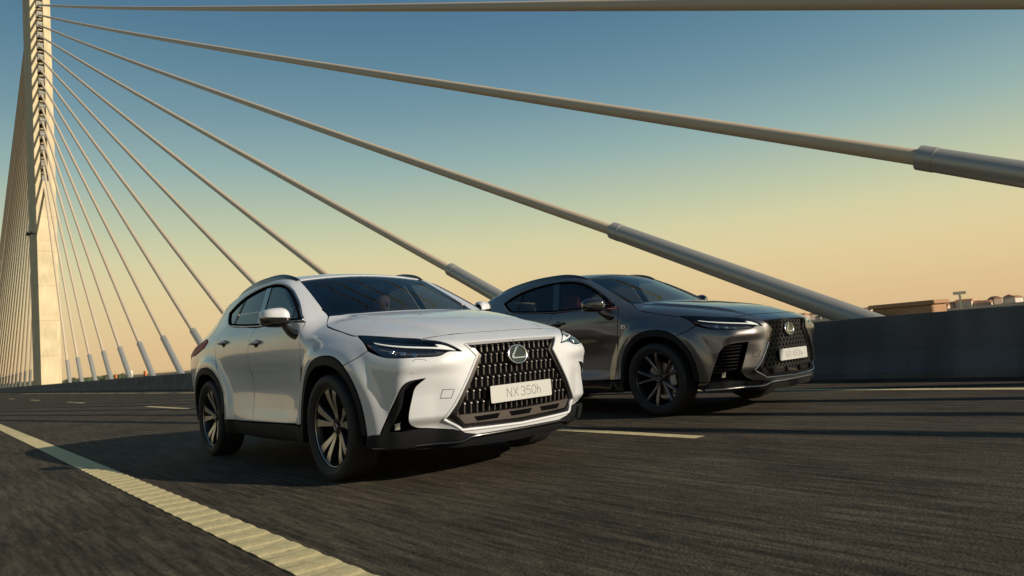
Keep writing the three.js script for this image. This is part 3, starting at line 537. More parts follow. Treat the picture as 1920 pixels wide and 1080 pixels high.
// grille: dark frame, lower bar, backing
function scaleGR(k, dx = 0) { return inset(outline([...GR.map(p => [p[0], p[1], 1]), ...GR.slice(1, -1).reverse().map(p => [-p[0], p[1], 1])], .02), k); }
{
  const o = [...GR], fr = inset(outline([...GR.map(p => [p[0], p[1], 1])], .012), .001, q => q[0] < 1e-6);
  const inner = [[0, .340, 1], [.435, .352, 1], [.497, .412, 1], [.288, .777, 1], [.345, .838, 1], [.352, .856, 1]];
  G.frame = both(panel('nose', outline([[.386, .858, 1], [.324, .777, 1], [.543, .405, 1], [.452, .328, 1], [0, .314, 1], ...inner.slice(0, 5), [.345, .857, 1]], .015), { h: .025, off: -.012, lip: .045, open: mid }));
  G.lowBar = both(panel('nose', outline([[0, .343, 1], [.432, .355, 1], [.492, .412, 1], [.470, .414, 1], [0, .402, 1]], .02), { h: .03, off: -.020, lip: .025, open: mid }));
  G.barHole = z => panel('nose', outline([[z - .10, .394, 1], [z + .10, .394, 1], [z + .078, .362, 1], [z - .078, .362, 1]], .02), { h: .03, off: -.0185, lip: .002 });
  const back = [[0, .862, 1], [.386, .858, 1], [.324, .777, 1], [.54, .405, 1], [.45, .330, 1], [0, .316, 1]];
  G.grilleBack = both(panel('nose', outline(back, .03), { h: .04, off: -.085, lip: 0 }));
  G.backSport = both(panel('nose', outline(back, .03), { h: .04, off: -.065, lip: 0 }));
}
G.bead = (() => { const l = outline([[.388, .859, 1], [.325, .777, 1], [.545, .405, 1], [.452, .326, 1], [0, .312, 1], [.2, .6, 1]], .015), k = l.findIndex(q => q[0] < .004), h = l.slice(0, k + 1).map(q => { const p = NS(q[0] + .004, q[1] - .004), n = skinNormal(...p); return p.map((v, i) => v - n[i] * .003); }); h[h.length - 1][2] = 0; return tube([...h, ...h.slice(0, -1).reverse().map(q => [q[0], q[1], -q[2]])], .0095, 260, 8); })();
const grHalf = y => y > .777 ? lerp(.288, .345, (y - .777) / .08) : lerp(.497, .288, (y - .412) / .365);
// wheel
const WR = .365;
G.tyre = (() => { const p = [[.268, -.115], [.272, -.098], [.285, -.112], [.32, -.122], [.345, -.117], [.357, -.104], [.363, -.085], [.3645, -.04], [.3585, -.039], [.3585, -.031], [.365, -.03], [.365, .0], [.359, .001], [.359, .009], [.365, .01], [.3645, .045], [.3585, .046], [.3585, .054], [.363, .085], [.357, .104], [.345, .117], [.32, .122], [.313, .1215], [.312, .123], [.308, .123], [.307, .121], [.285, .112], [.272, .098], [.268, .115 - .01]].map(q => new THREE.Vector2(q[0], q[1])); const g = new THREE.LatheGeometry(p, 72); g.rotateX(Math.PI / 2); return flat(g); })();
G.rimBarrel = (() => { const p = [[.235, -.10], [.245, -.02], [.252, .05], [.258, .085], [.266, .094], [.2715, .094], [.2715, .080], [.268, -.10]].map(q => new THREE.Vector2(q[0], q[1])); const g = new THREE.LatheGeometry(p, 72); g.rotateX(Math.PI / 2); return flat(g); })();
G.rimEdge = (() => { const g = new THREE.TorusGeometry(.266, .0055, 8, 80); g.translate(0, 0, .092); return flat(g); })();
function spoke(r0, w0, r1, w1, a0, a1, th, zf, bev = .004) {   // bar from angle a0 at r0 to a1 at r1, its face following zf(r)
  const n = 9, P = [], quad = (a, b, c, d) => P.push(...a, ...b, ...c, ...a, ...c, ...d), S = [];
  for (let i = 0; i <= n; i++) { const t = i / n, r = lerp(r0, r1, t), a = lerp(a0, a1, Math.pow(t, .8)), w = lerp(w0, w1, t), z = zf(r), cx = r * Math.cos(a), cy = r * Math.sin(a), nx = -Math.sin(a), ny = Math.cos(a); const q = (o, zz) => [cx + nx * o, cy + ny * o, zz]; S.push([q(-w / 2, z - th), q(-w / 2, z - bev), q(-w / 2 + bev, z), q(w / 2 - bev, z), q(w / 2, z - bev), q(w / 2, z - th)]); }
  for (let i = 0; i < n; i++) for (let k = 0; k < 5; k++) quad(S[i][k], S[i + 1][k], S[i + 1][k + 1], S[i][k + 1]);
  return geoOf(P);
}
const zf1 = r => .050 + .036 * sstep(.05, .25, r), face1 = r => zf1(r) + .001;
G.spokesPlain = [-1, 1].map(s => spoke(.045, .028, .262, .066, s * .13, s * .235, .045, zf1));
G.facesPlain = [-1, 1].map(s => spoke(.058, .022, .260, .058, s * .135, s * .235, .003, face1, .001));
G.spokesSport = [-1, 1].map(s => spoke(.045, .030, .262, .034, s * .10, s * .25, .04, zf1, .009));
G.hub = (() => { const g = new THREE.CylinderGeometry(.062, .066, .05, 40); g.rotateX(Math.PI / 2); g.translate(0, 0, .025); return flat(g); })();
G.hubCap = (() => { const g = new THREE.CylinderGeometry(.029, .031, .012, 32); g.rotateX(Math.PI / 2); g.translate(0, 0, .056); return flat(g); })();
G.hubRing = (() => { const g = new THREE.TorusGeometry(.021, .0022, 8, 32); g.translate(0, 0, .062); return flat(g); })();
G.hubMark = box(.004, .024, .004, -.006, .002, .062);
G.disc = (() => { const g = new THREE.CylinderGeometry(.165, .165, .024, 56); g.rotateX(Math.PI / 2); g.translate(0, 0, -.005); return flat(g); })();
G.caliper = merge([box(.075, .21, .07, .148, .02, .0, .015), box(.03, .12, .08, .175, .02, .0, .01)]);
G.nuts = merge([0, 1, 2, 3, 4].map(i => { const a = i * 1.2566 + .628, g = new THREE.CylinderGeometry(.008, .008, .012, 6); g.rotateX(Math.PI / 2); g.translate(.044 * Math.cos(a), .044 * Math.sin(a), .052); return flat(g); }));
// mirror: lofted shell, upper cap and lower housing
function mirrorShell(up) {
  const P = [], n = 12, m = 20, sec = [];
  for (let i = 0; i <= n; i++) {
    const t = i / n, z = lerp(.905, 1.083, t), sw = Math.sqrt(Math.max(0, 1 - Math.pow(2 * Math.abs(t - .46) / 1.08, 3.2))), hx = .085 * sw + .002, cx = lerp(-.645, -.735, t), hyU = lerp(.088, .060, t) * sw + .002, hyD = .070 * sw + .002, cy = lerp(1.168, 1.186, t), r = [];
    for (let k = 0; k <= m; k++) { const a = (up ? 0 : -Math.PI) + k / m * Math.PI, c = Math.cos(a), s = Math.sin(a), e = .72; r.push([cx + hx * Math.sign(c) * Math.pow(Math.abs(c), c > 0 ? .9 : .55), cy + (s > 0 ? hyU : hyD) * Math.sign(s) * Math.pow(Math.abs(s), e), z]); }
    sec.push(r);
  }
  for (let i = 0; i < n; i++) for (let k = 0; k < m; k++) { const [a, b, c, d] = [sec[i][k], sec[i + 1][k], sec[i + 1][k + 1], sec[i][k + 1]]; P.push(...a, ...b, ...c, ...a, ...c, ...d); }
  const g = new THREE.BufferGeometry(); g.setAttribute('position', new THREE.Float32BufferAttribute(P, 3)); return smoothed(g);
}
function smoothed(g) {                        // normals shared by equal positions
  const p = g.attributes.position, n = new Map(), key = i => Math.round(p.getX(i) * 1e4) + ',' + Math.round(p.getY(i) * 1e4) + ',' + Math.round(p.getZ(i) * 1e4), a = V(0, 0, 0), b = V(0, 0, 0), c = V(0, 0, 0);
  for (let i = 0; i < p.count; i += 3) { a.fromBufferAttribute(p, i); b.fromBufferAttribute(p, i + 1); c.fromBufferAttribute(p, i + 2); const f = b.clone().sub(a).cross(c.clone().sub(a)); for (let k = 0; k < 3; k++) { const q = key(i + k); n.set(q, (n.get(q) || V(0, 0, 0)).add(f)); } }
  const N = []; for (let i = 0; i < p.count; i++) { const v = n.get(key(i)).clone().normalize(); N.push(v.x, v.y, v.z); }
  return geoOf(Array.from(p.array), N);
}
G.mirrorCap = mirrorShell(true); G.mirrorBody = mirrorShell(false);
G.mirrorArm = (() => { const P = [], sec = [], n = 8; for (let i = 0; i <= n; i++) { const t = i / n, c = [lerp(-.52, -.64, t), lerp(1.030, 1.135, t * t * .6 + t * .4), lerp(.872, .945, Math.sqrt(t))], hx = lerp(.060, .055, t), hy = lerp(.040, .030, t), r = []; for (let k = 0; k <= 12; k++) { const a = k / 12 * Math.PI * 2; r.push([c[0] + hx * Math.cos(a), c[1] + hy * Math.sin(a), c[2] + .02 * Math.cos(a) * 0]); } sec.push(r); } for (let i = 0; i < n; i++) for (let k = 0; k < 12; k++) { const [a, b, c, d] = [sec[i][k], sec[i + 1][k], sec[i + 1][k + 1], sec[i][k + 1]]; P.push(...a, ...b, ...c, ...a, ...c, ...d); } const g = new THREE.BufferGeometry(); g.setAttribute('position', new THREE.Float32BufferAttribute(P, 3)); return smoothed(g); })();
G.mirrorStripe = tube([[-.590, 1.172, .908], [-.603, 1.174, .96], [-.630, 1.178, 1.02], [-.680, 1.182, 1.066], [-.73, 1.185, 1.083]], .006, 24, 6);
G.mirrorGlass = box(.004, .10, .15, -.775, 1.18, .99);
// door handle
const handleGeo = (x, y) => { const p = []; for (let i = 0; i <= 10; i++) { const t = i / 10, q = SY(x - .11 + .22 * t, y + .004 * t), n = skinNormal(...q), o = .034 * Math.pow(Math.sin(Math.PI * clamp(t, .02, .98)), .35) - .004; p.push(q.map((v, k) => v + n[k] * o)); } return tube(p, .0135, 30, 10); };
const cupGeo = (x, y) => panel('side', outline(Array.from({ length: 18 }, (_, i) => [x + .012 + .055 * Math.cos(i / 9 * Math.PI), y - .004 + .034 * Math.sin(i / 9 * Math.PI)])), { h: .03, off: .0012, lip: 0 });
G.handleF = handleGeo(-1.35, 1.018); G.cupF = cupGeo(-1.35, 1.018); G.handleR = handleGeo(-2.19, 1.062); G.cupR = cupGeo(-2.19, 1.062);
// roof rail
G.rail = (() => { const sec = [], P = [], n = 40; for (let i = 0; i <= n; i++) { const t = i / n, x = lerp(-1.10, -2.70, t), zc = roofZ(x) + .016, h = .040 * Math.pow(Math.sin(Math.PI * clamp(t, .003, .997)), .34), b = (o, y) => { const q = TZ(x, zc + o); return [q[0], q[1] + y, q[2]]; }; sec.push([b(-.019, -.004), b(-.016, h * .75), b(-.009, h), b(.006, h), b(.015, h * .7), b(.021, -.004)]); } for (let i = 0; i < n; i++) for (let k = 0; k < 5; k++) { const [a, b, c, d] = [sec[i][k], sec[i + 1][k], sec[i + 1][k + 1], sec[i][k + 1]]; P.push(...a, ...b, ...c, ...a, ...c, ...d); } const g = new THREE.BufferGeometry(); g.setAttribute('position', new THREE.Float32BufferAttribute(P, 3)); return smoothed(g); })();
// insides
const lining = (l, o) => panel('ring', l, o);
G.doorCard = panel('side', outline([[-.47, 1.115, 1], [-1.4, 1.145], [-2.25, 1.21, 1], [-2.2, .40, 1], [-.5, .40, 1]]), { h: .12, off: -.05, lip: 0 });
G.headLining = both(panel('top', outline([[-1.13, 0, 1], [-1.13, .55, 1], [-2.0, .57], [-3.0, .48, 1], [-3.0, 0, 1]]), { h: .12, off: -.045, lip: 0 }));
{
  const up = []; for (let i = 0; i <= 8; i++) { const x = lerp(-.60, -1.13, i / 8); up.push([...ringOf(TZ(x, wsZ(x) + .012)), i === 0 ? 1 : undefined]); } for (let i = 1; i <= 8; i++) { const x = lerp(-1.13, -2.95, i / 8); up.push([...ringOf(TZ(x, roofZ(x) - .01)), i === 8 ? 1 : undefined]); }
  const low = [[-2.95, 1.20, 1], [-2.40, 1.22, 1], [-2.49, 1.365, 1], ...DLOTOP.slice(1, -2).map(p => [p[0], p[1] + .008]), [-.64, 1.235, 1]].map(p => [...ringOf(SY(p[0], p[1])), p[2]]);
  G.pillarLining = panel('ring', outline([...up, ...low]), { h: .06, off: -.03, lip: 0 });
}
const plateTex = txt => {
  const cv = document.createElement('canvas'); cv.width = 1024; cv.height = 217; const c = cv.getContext('2d');
  c.fillStyle = '#e9e9e4'; c.fillRect(0, 0, 1024, 217); c.strokeStyle = '#565b63'; c.lineWidth = 8; c.lineCap = 'round'; c.lineJoin = 'round';
  const y0 = 52, y1 = 166, H = y1 - y0; let x = txt.x;
  const L = (...p) => { c.beginPath(); p.forEach(([a, b], i) => i ? c.lineTo(x + a * 1.16, y0 + b * H) : c.moveTo(x + a * 1.16, y0 + b * H)); c.stroke(); };
  const E = (cx, cy, rx, ry, a0, a1) => { c.beginPath(); for (let i = 0; i <= 24; i++) { const a = lerp(a0, a1, i / 24); const X = x + (cx + rx * Math.cos(a)) * 1.16, Y = y0 + (cy + ry * Math.sin(a)) * H; i ? c.lineTo(X, Y) : c.moveTo(X, Y); } c.stroke(); };
  for (const ch of txt.t) {
    if (ch === 'N') { L([0, 1], [0, 0], [64, 1], [64, 0]); x += 107; }
    if (ch === 'X') { L([0, 0], [66, 1]); L([66, 0], [0, 1]); x += 104; }
    if (ch === ' ') x += 26;
    if (ch === '3') { E(26, .26, 26, .26, -2.6, 1.4); E(25, .74, 29, .26, -1.4, 2.7); x += 90; }
    if (ch === '4') { L([48, 1], [48, 0], [0, .72], [64, .72]); x += 95; }
    if (ch === '5') { L([52, 0], [8, 0], [4, .46]); E(24, .69, 30, .31, -2.2, 2.5); x += 90; }
    if (ch === '0') { E(31, .5, 31, .5, 0, 6.3); x += 97; }
    if (ch === 'h') { L([0, 0], [0, 1]); E(22, .62, 22, .22, Math.PI, 6.28); L([44, .62], [44, 1]); x += 77; }
    if (ch === '+') { L([0, .7], [34, .7]); L([17, .5], [17, .9]); x += 58; }
  }
  const t = new THREE.CanvasTexture(cv); t.colorSpace = THREE.SRGBColorSpace; t.needsUpdate = true; return t;
};
G.plate = (() => { const w = .26, h = .055, r = .012, s = new THREE.Shape(); s.moveTo(-w + r, -h); s.lineTo(w - r, -h); s.quadraticCurveTo(w, -h, w, -h + r); s.lineTo(w, h - r); s.quadraticCurveTo(w, h, w - r, h); s.lineTo(-w + r, h); s.quadraticCurveTo(-w, h, -w, h - r); s.lineTo(-w, -h + r); s.quadraticCurveTo(-w, -h, -w + r, -h); const g = flat(new THREE.ExtrudeGeometry(s, { depth: .004, bevelEnabled: false, curveSegments: 6 })); const p = g.attributes.position, u = g.attributes.uv; for (let i = 0; i < p.count; i++) u.setXY(i, (p.getX(i) + w) / (2 * w), (p.getY(i) + h) / (2 * h)); g.rotateY(Math.PI / 2); return g; })();

// materials
const glassMat = (r, g, b) => phys(RGB(r, g, b), .02, 0, { transmission: 1, thickness: 0, ior: 1.5 });
M.white = phys(RGB(.525, .545, .59), .42, 0, { clearcoat: 1, clearcoatRoughness: .03 });
M.graphite = phys(RGB(.135, .13, .132), .36, .9, { clearcoat: 1, clearcoatRoughness: .025 });
M.gloss = phys(RGB(.012, .012, .014), .12, 0, { clearcoat: 1, clearcoatRoughness: .05 });
M.clad = phys(RGB(.010, .011, .0135), .6, 0, { specularIntensity: .3 });
M.chrome = std(RGB(.75, .75, .76), .12, 1); M.satin = std(RGB(.38, .37, .36), .28, 1); M.smoke = std(RGB(.12, .115, .12), .25, 1);
M.grilleBar = std(RGB(.135, .125, .122), .36, .8); M.strand = std(RGB(.13, .125, .12), .3, .35);
M.rubber = std(RGB(.012, .012, .014), .72, 0); M.black = phys(RGB(.004, .004, .005), .95, 0, { specularIntensity: 0 });
M.alloy = std(RGB(.44, .43, .42), .36, 1); M.alloyDark = std(RGB(.045, .045, .05), .35, .7); M.iron = std(RGB(.25, .23, .21), .35, 1); M.cast = std(RGB(.42, .41, .40), .45, .7);
M.windscreen = glassMat(.24, .29, .34); M.tint = glassMat(.26, .32, .38); M.privacy = glassMat(.10, .12, .14); M.clear = glassMat(.93, .95, .97);
M.led = new THREE.MeshStandardMaterial({ color: RGB(.45, .45, .42), roughness: .5, emissive: RGB(1, .98, .84), emissiveIntensity: .42, side: THREE.DoubleSide });
M.amber = phys(RGB(.60, .13, .04), .25, 0, { clearcoat: 1 }); M.red = std(RGB(.36, .015, .012), .55, 0);
M.trimIn = std(RGB(.022, .022, .025), .7, 0); M.liner = std(RGB(.16, .15, .135), .9, 0); M.seatBlack = std(RGB(.03, .029, .03), .6, 0); M.seatRed = std(RGB(.30, .02, .02), .55, 0);
M.lampLens = phys(RGB(.62, .60, .52), .15, .2, { clearcoat: 1 });
M.bronze = std(RGB(.11, .095, .088), .4, .5);
function makeCar(o) {
  const car = thing(o.name, o.label, 'car');
  const pair = (name, geo, mat, subs = []) => [geo, mirrored(geo)].map((g, i) => part(name, g, mat, car));
  part('bonnet', G.hood, o.paint, car);
  pair('front_wing', G.wing, o.paint); pair('body_side', G.bodySide, o.paint);
  part('roof', G.roof, o.paint, car); part('windscreen', G.screen, M.windscreen, car); part('windscreen_border', G.frit, M.gloss, car);
  part('rear_screen', G.rearScreen, M.privacy, car); part('tailgate', merge([G.tailgate, G.gateTop]), o.paint, car); part('rear_bumper', G.bumperR, o.paint, car);
  part('front_bumper', o.sport ? G.bumperSport : G.bumperPlain, o.paint, car);
  if (!o.sport) part('grille_surround', G.bead, o.paint, car);
  part('front_lip', o.sport ? G.lipSport : G.lipPlain, o.sport ? M.gloss : M.clad, car);
  part('splitter_strip', G.splitter, o.sport ? M.satin : M.smoke, car);
  for (const g of G.seals) part('panel_seal', g, M.black, car);
  for (const s of [1, -1]) {
    for (const g of G.doorSeals) part('panel_seal', s > 0 ? g : mirrored(g), M.black, car);
    const m = g => s > 0 ? g : mirrored(g);
    const df = part('front_door', m(G.doorF), o.paint, car); part('door_handle', m(G.handleF), o.paint, df); part('handle_cup', m(G.cupF), M.clad, df);
    const dr = part('rear_door', m(G.doorR), o.paint, car); part('door_handle', m(G.handleR), o.paint, dr); part('handle_cup', m(G.cupR), M.clad, dr);
    part('side_window', m(G.glassF), M.tint, car); part('side_window', m(G.glassR), M.privacy, car); part('quarter_window', m(G.glassQ), M.privacy, car);
    part('door_pillar', m(G.pillarB), M.gloss, car); for (const g of G.splitQ) part('window_divider', m(g), M.clad, car);
    part('window_trim', m(G.trim), o.sport ? M.gloss : M.satin, car); part('window_seal', m(G.seal), M.black, car);
    part('arch_cladding', m(G.cladF), M.clad, car); part('arch_cladding', m(G.cladR), M.clad, car); part('sill', m(G.sill), o.sport ? M.gloss : M.clad, car);
    part('roof_rail', m(G.rail), o.sport ? M.gloss : M.smoke, car);
    const tl = part('tail_lamp', m(G.tailLamp), M.red, car);
    // head lamp
    const hl = part('headlight', m(G.lampBowl), M.gloss, car); part('lens', m(G.lampCover), M.clear, hl); part('day_light', m(G.drl), M.led, hl); part('lamp_blade', m(G.lampBlade), M.smoke, hl); part('side_marker', m(G.amber), M.amber, hl);
    for (const [sx, y] of [[.829, .858], [.752, .845], [.682, .834]]) {
      const p = NS(sx, y), n = skinNormal(...p), c = p.map((v, k) => v - n[k] * .034), g = merge([box(.030, .024, .014, 0, 0, 0, .004)]), q = new THREE.Quaternion().setFromUnitVectors(V(0, 0, 1), V(...n));
      g.applyQuaternion(q); g.translate(...c); part('led_module', m(g), M.chrome, hl);
      const b = new THREE.SphereGeometry(.0085, 12, 8); b.scale(1, 1, .6); b.applyQuaternion(q); b.translate(...p.map((v, k) => v - n[k] * .027)); part('led_eye', m(flat(b)), M.clear, hl);
    }
    // intake beside the grille
    const vt = part('side_intake', m(o.sport ? G.ventSport : G.ventPlain), M.black, car);
    if (o.sport) for (const g of G.ventFins) part('intake_fin', m(g), M.gloss, vt); else part('intake_blade', m(G.bladePlain), M.clad, vt);
    part('fog_lamp', m(G.fog), M.lampLens, car); if (!o.sport) part('lip_fin', m(G.lipFin), M.clad, car); part('parking_sensor', m(G.sensor), o.paint, car);
    part('washer_cover', m(G.washer), M.clad, car);
    if (s > 0) part('tow_eye_cover', G.towCover, M.clad, car);
    // mirror
    const mi = part('door_mirror', m(G.mirrorBody), M.gloss, car); part('mirror_cap', m(G.mirrorCap), o.mirror, mi); part('mirror_arm', m(G.mirrorArm), M.gloss, mi); part('mirror_glass', m(G.mirrorGlass), M.chrome, mi);
    if (o.sport) part('mirror_stripe', m(G.mirrorStripe), M.satin, mi);
    // cabin lining
    part('door_card', m(G.doorCard), M.trimIn, car); part('pillar_lining', m(G.pillarLining), M.liner, car);
  }
  part('tail_light_bar', G.tailBar, M.red, car); part('roof_lining', G.headLining, M.liner, car);
  // underside and wheel wells
  part('underbody', merge([box(2.6, .10, 1.36, -1.34, .30, 0), box(1.35, .5, .86, .15, .50, 0), box(.9, .5, 1.0, -3.0, .52, 0), box(.4, .10, .9, .60, .31, 0), box(2.5, .16, .1, -1.34, .32, .80), box(2.5, .16, .1, -1.34, .32, -.80)]), M.black, car);
  const well = []; for (const [cx, a, b] of [[.022, .43, .445], [-2.655, .45, .44]]) for (const s of [1, -1]) { const P = [], L = archLoop(cx, a, b, Math.PI + .2, -.2, 26); for (let i = 0; i < 26; i++) { const p = L[i], q = L[i + 1]; P.push(p[0], p[1], s * .895, q[0], q[1], s * .895, q[0], q[1], s * .45, p[0], p[1], s * .895, q[0], q[1], s * .45, p[0], p[1], s * .45); } P.push(cx - .5, .25, s * .47, cx + .5, .25, s * .47, cx + .5, .86, s * .47, cx - .5, .25, s * .47, cx + .5, .86, s * .47, cx - .5, .86, s * .47); well.push(geoOf(P)); }
  for (const g of well) part('wheel_well', g, M.black, car);
  part('firewall', box(.05, .75, 1.55, -.46, .70, 0), M.trimIn, car); part('boot_wall', box(.05, .55, 1.5, -3.05, .75, 0), M.trimIn, car);
  // grille
  const gr = part('grille_frame', G.frame, M.smoke, car); part('grille_backing', o.sport ? G.backSport : G.grilleBack, M.black, gr);
  if (!o.sport) {
    const lb = part('grille_bar_low', G.lowBar, M.bronze, car); for (const z of [-.27, 0, .27]) part('bar_opening', G.barHole(z), M.black, lb);
    const rows = [.845, .785, .712, .640, .566, .492, .408];   // rows of upright blades, each row set half a step from the last
    for (let r = 0; r < 6; r++) {
      const yt = rows[r] - (r ? .0 : 0), yb = rows[r + 1], step = .0445, n = 13;
      for (let i = -n; i <= n; i++) {
        const z = (i + (r % 2 ? .5 : 0)) * step, ym = (yt + yb) / 2;
        if (Math.abs(z) > Math.min(grHalf(yt), grHalf(yb)) + .02) continue;
        const P = [], fx = (zz, y, d) => { const q = NS(clamp(zz, -.5, .5), clamp(y, .33, .858)); return q[0] - d; };
        const w0 = .0085, w1 = .006;
        const sec = [[yt + .004, w1, .046], [yt - .005, .010, .026], [yt - .013, .010, .024], [yt - .020, w0, .030], [yb + .012, w0 * .9, .033], [yb - .002, w1, .052]].map(([y, w, d]) => { const x = fx(z, y, d); return [[x - .02, y, z - w], [x, y, z - w * .55], [x, y, z + w * .55], [x - .02, y, z + w]]; });
        for (let k = 0; k < 5; k++) for (let j = 0; j < 3; j++) { const [a, b, c, d] = [sec[k][j], sec[k + 1][j], sec[k + 1][j + 1], sec[k][j + 1]]; P.push(...a, ...b, ...c, ...a, ...c, ...d); }
        part('grille_bar', geoOf(P), M.grilleBar, gr);
      }
    }
  } else {
    const NR = 10;                            // woven mesh: zigzag strands that meet at small bosses
    for (let r = 0; r <= NR; r++) {
      const y = lerp(.848, .418, r / NR), hw = grHalf(y) + .018, step = .030, pts = [], n = Math.ceil(hw / step), P = [], sec = [];
      for (let i = -n; i <= n; i++) { const z = i * step, yy = y + ((i + r) % 2 ? .0185 : -.0185), q = NS(clamp(z, -.52, .52), clamp(yy, .33, .858)), out = .030; if (Math.abs(z) > hw) continue; const w = .0068; sec.push([[q[0] - out - .02, yy - w, z], [q[0] - out, yy - w * .4, z], [q[0] - out, yy + w * .4, z], [q[0] - out - .02, yy + w, z]]); }
      for (let k = 0; k + 1 < sec.length; k++) for (let j = 0; j < 3; j++) { const [a, b, c, d] = [sec[k][j], sec[k + 1][j], sec[k + 1][j + 1], sec[k][j + 1]]; P.push(...a, ...b, ...c, ...a, ...c, ...d); }
      part('grille_strand', geoOf(P), M.strand, gr);
    }
    const lb = part('grille_bar_low', G.lowBar, M.gloss, car); for (const z of [-.36, -.12, .12, .36]) part('bar_rib', box(.03, .05, .008, NS(Math.abs(z), .375)[0] - .012, .378, z), M.smoke, lb);
    const p = []; for (let i = -24; i <= 24; i++) { const s = i / 24; } // bright edge round the lower half of the opening
    const ed = [...outline([[.325, .777, 1], [.545, .405, 1], [.452, .326, 1], [0, .312, 1]], .02)].slice(0, -1);
    const pth = outline([[.395, .654, 1], [.545, .405, 1], [.452, .326, 1], [0, .312, 1]], .02); const k0 = pth.findIndex(q => q[0] < .004 && q[1] < .32), half = pth.slice(0, k0 + 1).map(q => NS(q[0], q[1])); part('grille_edge', tube([...half, ...half.slice(0, -1).reverse().map(q => [q[0], q[1], -q[2]])].map(q => [q[0] + .003, q[1], q[2]]), .007, 160, 8), M.chrome, car);
    const b = part('sport_badge', box(.045, .038, .004, 0, 0, 0, .002), M.chrome, car), q = SY(-.37, .918); b.position.set(q[0], q[1], q[2] + .002);
    const b2 = part('badge_mark', box(.026, .022, .003, .004, -.003, .003), M.smoke, b); b2.rotation.z = .5;
  }
  // emblem: oval ring and slanted letter
  const em = new THREE.Group(); em.name = 'emblem'; car.add(em); em.position.set(o.sport ? .972 : .975, .762, 0); em.rotation.y = Math.PI / 2; em.rotation.order = 'YXZ'; em.rotation.x = -.16;
  const el = (rx, ry, r) => { const g = new THREE.TorusGeometry(1, r / ry, 10, 64); g.scale(rx, ry, ry); return flat(g); };
  part('emblem_ring', el(.077, .060, .0068), M.chrome, em);
  const disc = new THREE.CylinderGeometry(1, 1, .010, 56); disc.rotateX(Math.PI / 2); disc.scale(.075, .058, 1); part('emblem_disc', flat(disc), M.gloss, em).position.z = -.006;
  const ls = new THREE.Shape(); [[.016, .050], [.004, .046], [-.030, -.004], [-.034, -.014], [-.026, -.018], [.058, -.018], [.054, -.027], [-.040, -.027], [-.050, -.016], [-.044, -.004], [-.008, .046], [.006, .052]].forEach(([a, b], i) => i ? ls.lineTo(a * 1.1, b * 1.02) : ls.moveTo(a * 1.1, b * 1.02)); part('emblem_letter', flat(new THREE.ExtrudeGeometry(ls, { depth: .004, bevelEnabled: true, bevelSize: .0012, bevelThickness: .0015, bevelSegments: 2 })), M.chrome, em);
  part('emblem_mount', box(.05, .05, .04, 0, 0, -.03, .01), M.black, em);
  // plate
  const pm = std(RGB(.50, .51, .53), .45, 0, { map: plateTex(o.text) }), pl = part('number_plate', G.plate, pm, car); pl.position.set(.987, .520, 0);
  part('plate_holder', box(.05, .09, .48, -.027, 0, 0), M.black, pl);
  // cabin
  const seat = (name, x, z, w, mat) => {
    const s = new THREE.Group(); s.name = name; car.add(s); s.position.set(x, 0, z);
    const cu = part('seat_cushion', box(.52, .16, w, .16, .60, 0, .05), mat, s), bk = part('seat_back', box(.16, .62, w * .96, 0, 0, 0, .06), mat, s); bk.position.set(-.13, .92, 0); bk.rotation.z = .22;
    const hr = part('headrest', box(.10, .19, .27, 0, 0, 0, .045), mat, s); hr.position.set(-.235, 1.305, 0); hr.rotation.z = .18;
    return s;
  };
  seat('front_seat', -1.40, .37, .50, o.seat); seat('front_seat', -1.40, -.37, .50, o.seat);
  const rs = seat('rear_seat', -2.28, 0, 1.28, M.seatBlack);
  const dash = part('dashboard', merge([box(.50, .22, 1.50, -.66, .98, 0, .08), box(.30, .30, 1.48, -.60, .84, 0, .06), box(.20, .5, .26, -.95, .62, 0, .05)]), M.trimIn, car);
  part('screen', box(.02, .17, .36, 0, 0, 0, .01), M.gloss, car).position.set(-.86, 1.06, -.02);
  const st = part('steering_wheel', flat(new THREE.TorusGeometry(.185, .017, 10, 40)), M.trimIn, car); st.rotation.set(0, Math.PI / 2, 0); st.rotation.order = 'YXZ'; st.rotation.x = .42; st.position.set(-1.02, .985, -.37);
  part('wheel_hub', box(.16, .10, .04, 0, 0, -.01, .02), M.trimIn, st);
  part('rear_view_mirror', box(.03, .07, .24, 0, 0, 0, .015), M.gloss, car).position.set(-.95, 1.425, 0);
  // wheels
  for (const [x, s, steer] of [[0, 1, o.steer], [0, -1, o.steer], [-2.69, 1, 0], [-2.69, -1, 0]]) {
    const w = new THREE.Group(); w.name = 'wheel'; car.add(w); w.position.set(x, WR, s * .803); w.rotation.y = (s < 0 ? Math.PI : 0) + steer;
    part('tyre', G.tyre, M.rubber, w);
    const spin = o.spin + (s < 0 ? .5 : 0) + (x < -1 ? .18 : 0);
    const rim = part('rim', merge([G.rimBarrel, G.hub, G.nuts]), M.alloyDark, w); rim.rotation.z = spin; part('rim_edge', G.rimEdge, o.sport ? M.smoke : M.alloy, rim); part('hub_cap', G.hubCap, M.gloss, rim);
    part('hub_emblem', merge([G.hubRing, G.hubMark]), M.chrome, rim);
    for (let i = 0; i < 5; i++) for (const k of [0, 1]) {
      const sp = part('spoke', (o.sport ? G.spokesSport : G.spokesPlain)[k], o.sport ? M.alloySport : M.alloyDark, rim); sp.rotation.z = i * Math.PI * .4;
      if (!o.sport) { const f = part('spoke_face', G.facesPlain[k], M.alloy, rim); f.rotation.z = i * Math.PI * .4; }
    }
    part('brake_disc', G.disc, M.iron, w); const ca = part('brake_caliper', G.caliper, M.cast, w); ca.rotation.z = s > 0 ? .1 : Math.PI - .1; if (x < -1) ca.scale.setScalar(.85);
  }
  car.position.set(o.at[0], 0, o.at[1]); car.rotation.y = o.at[2];
  return car;
}
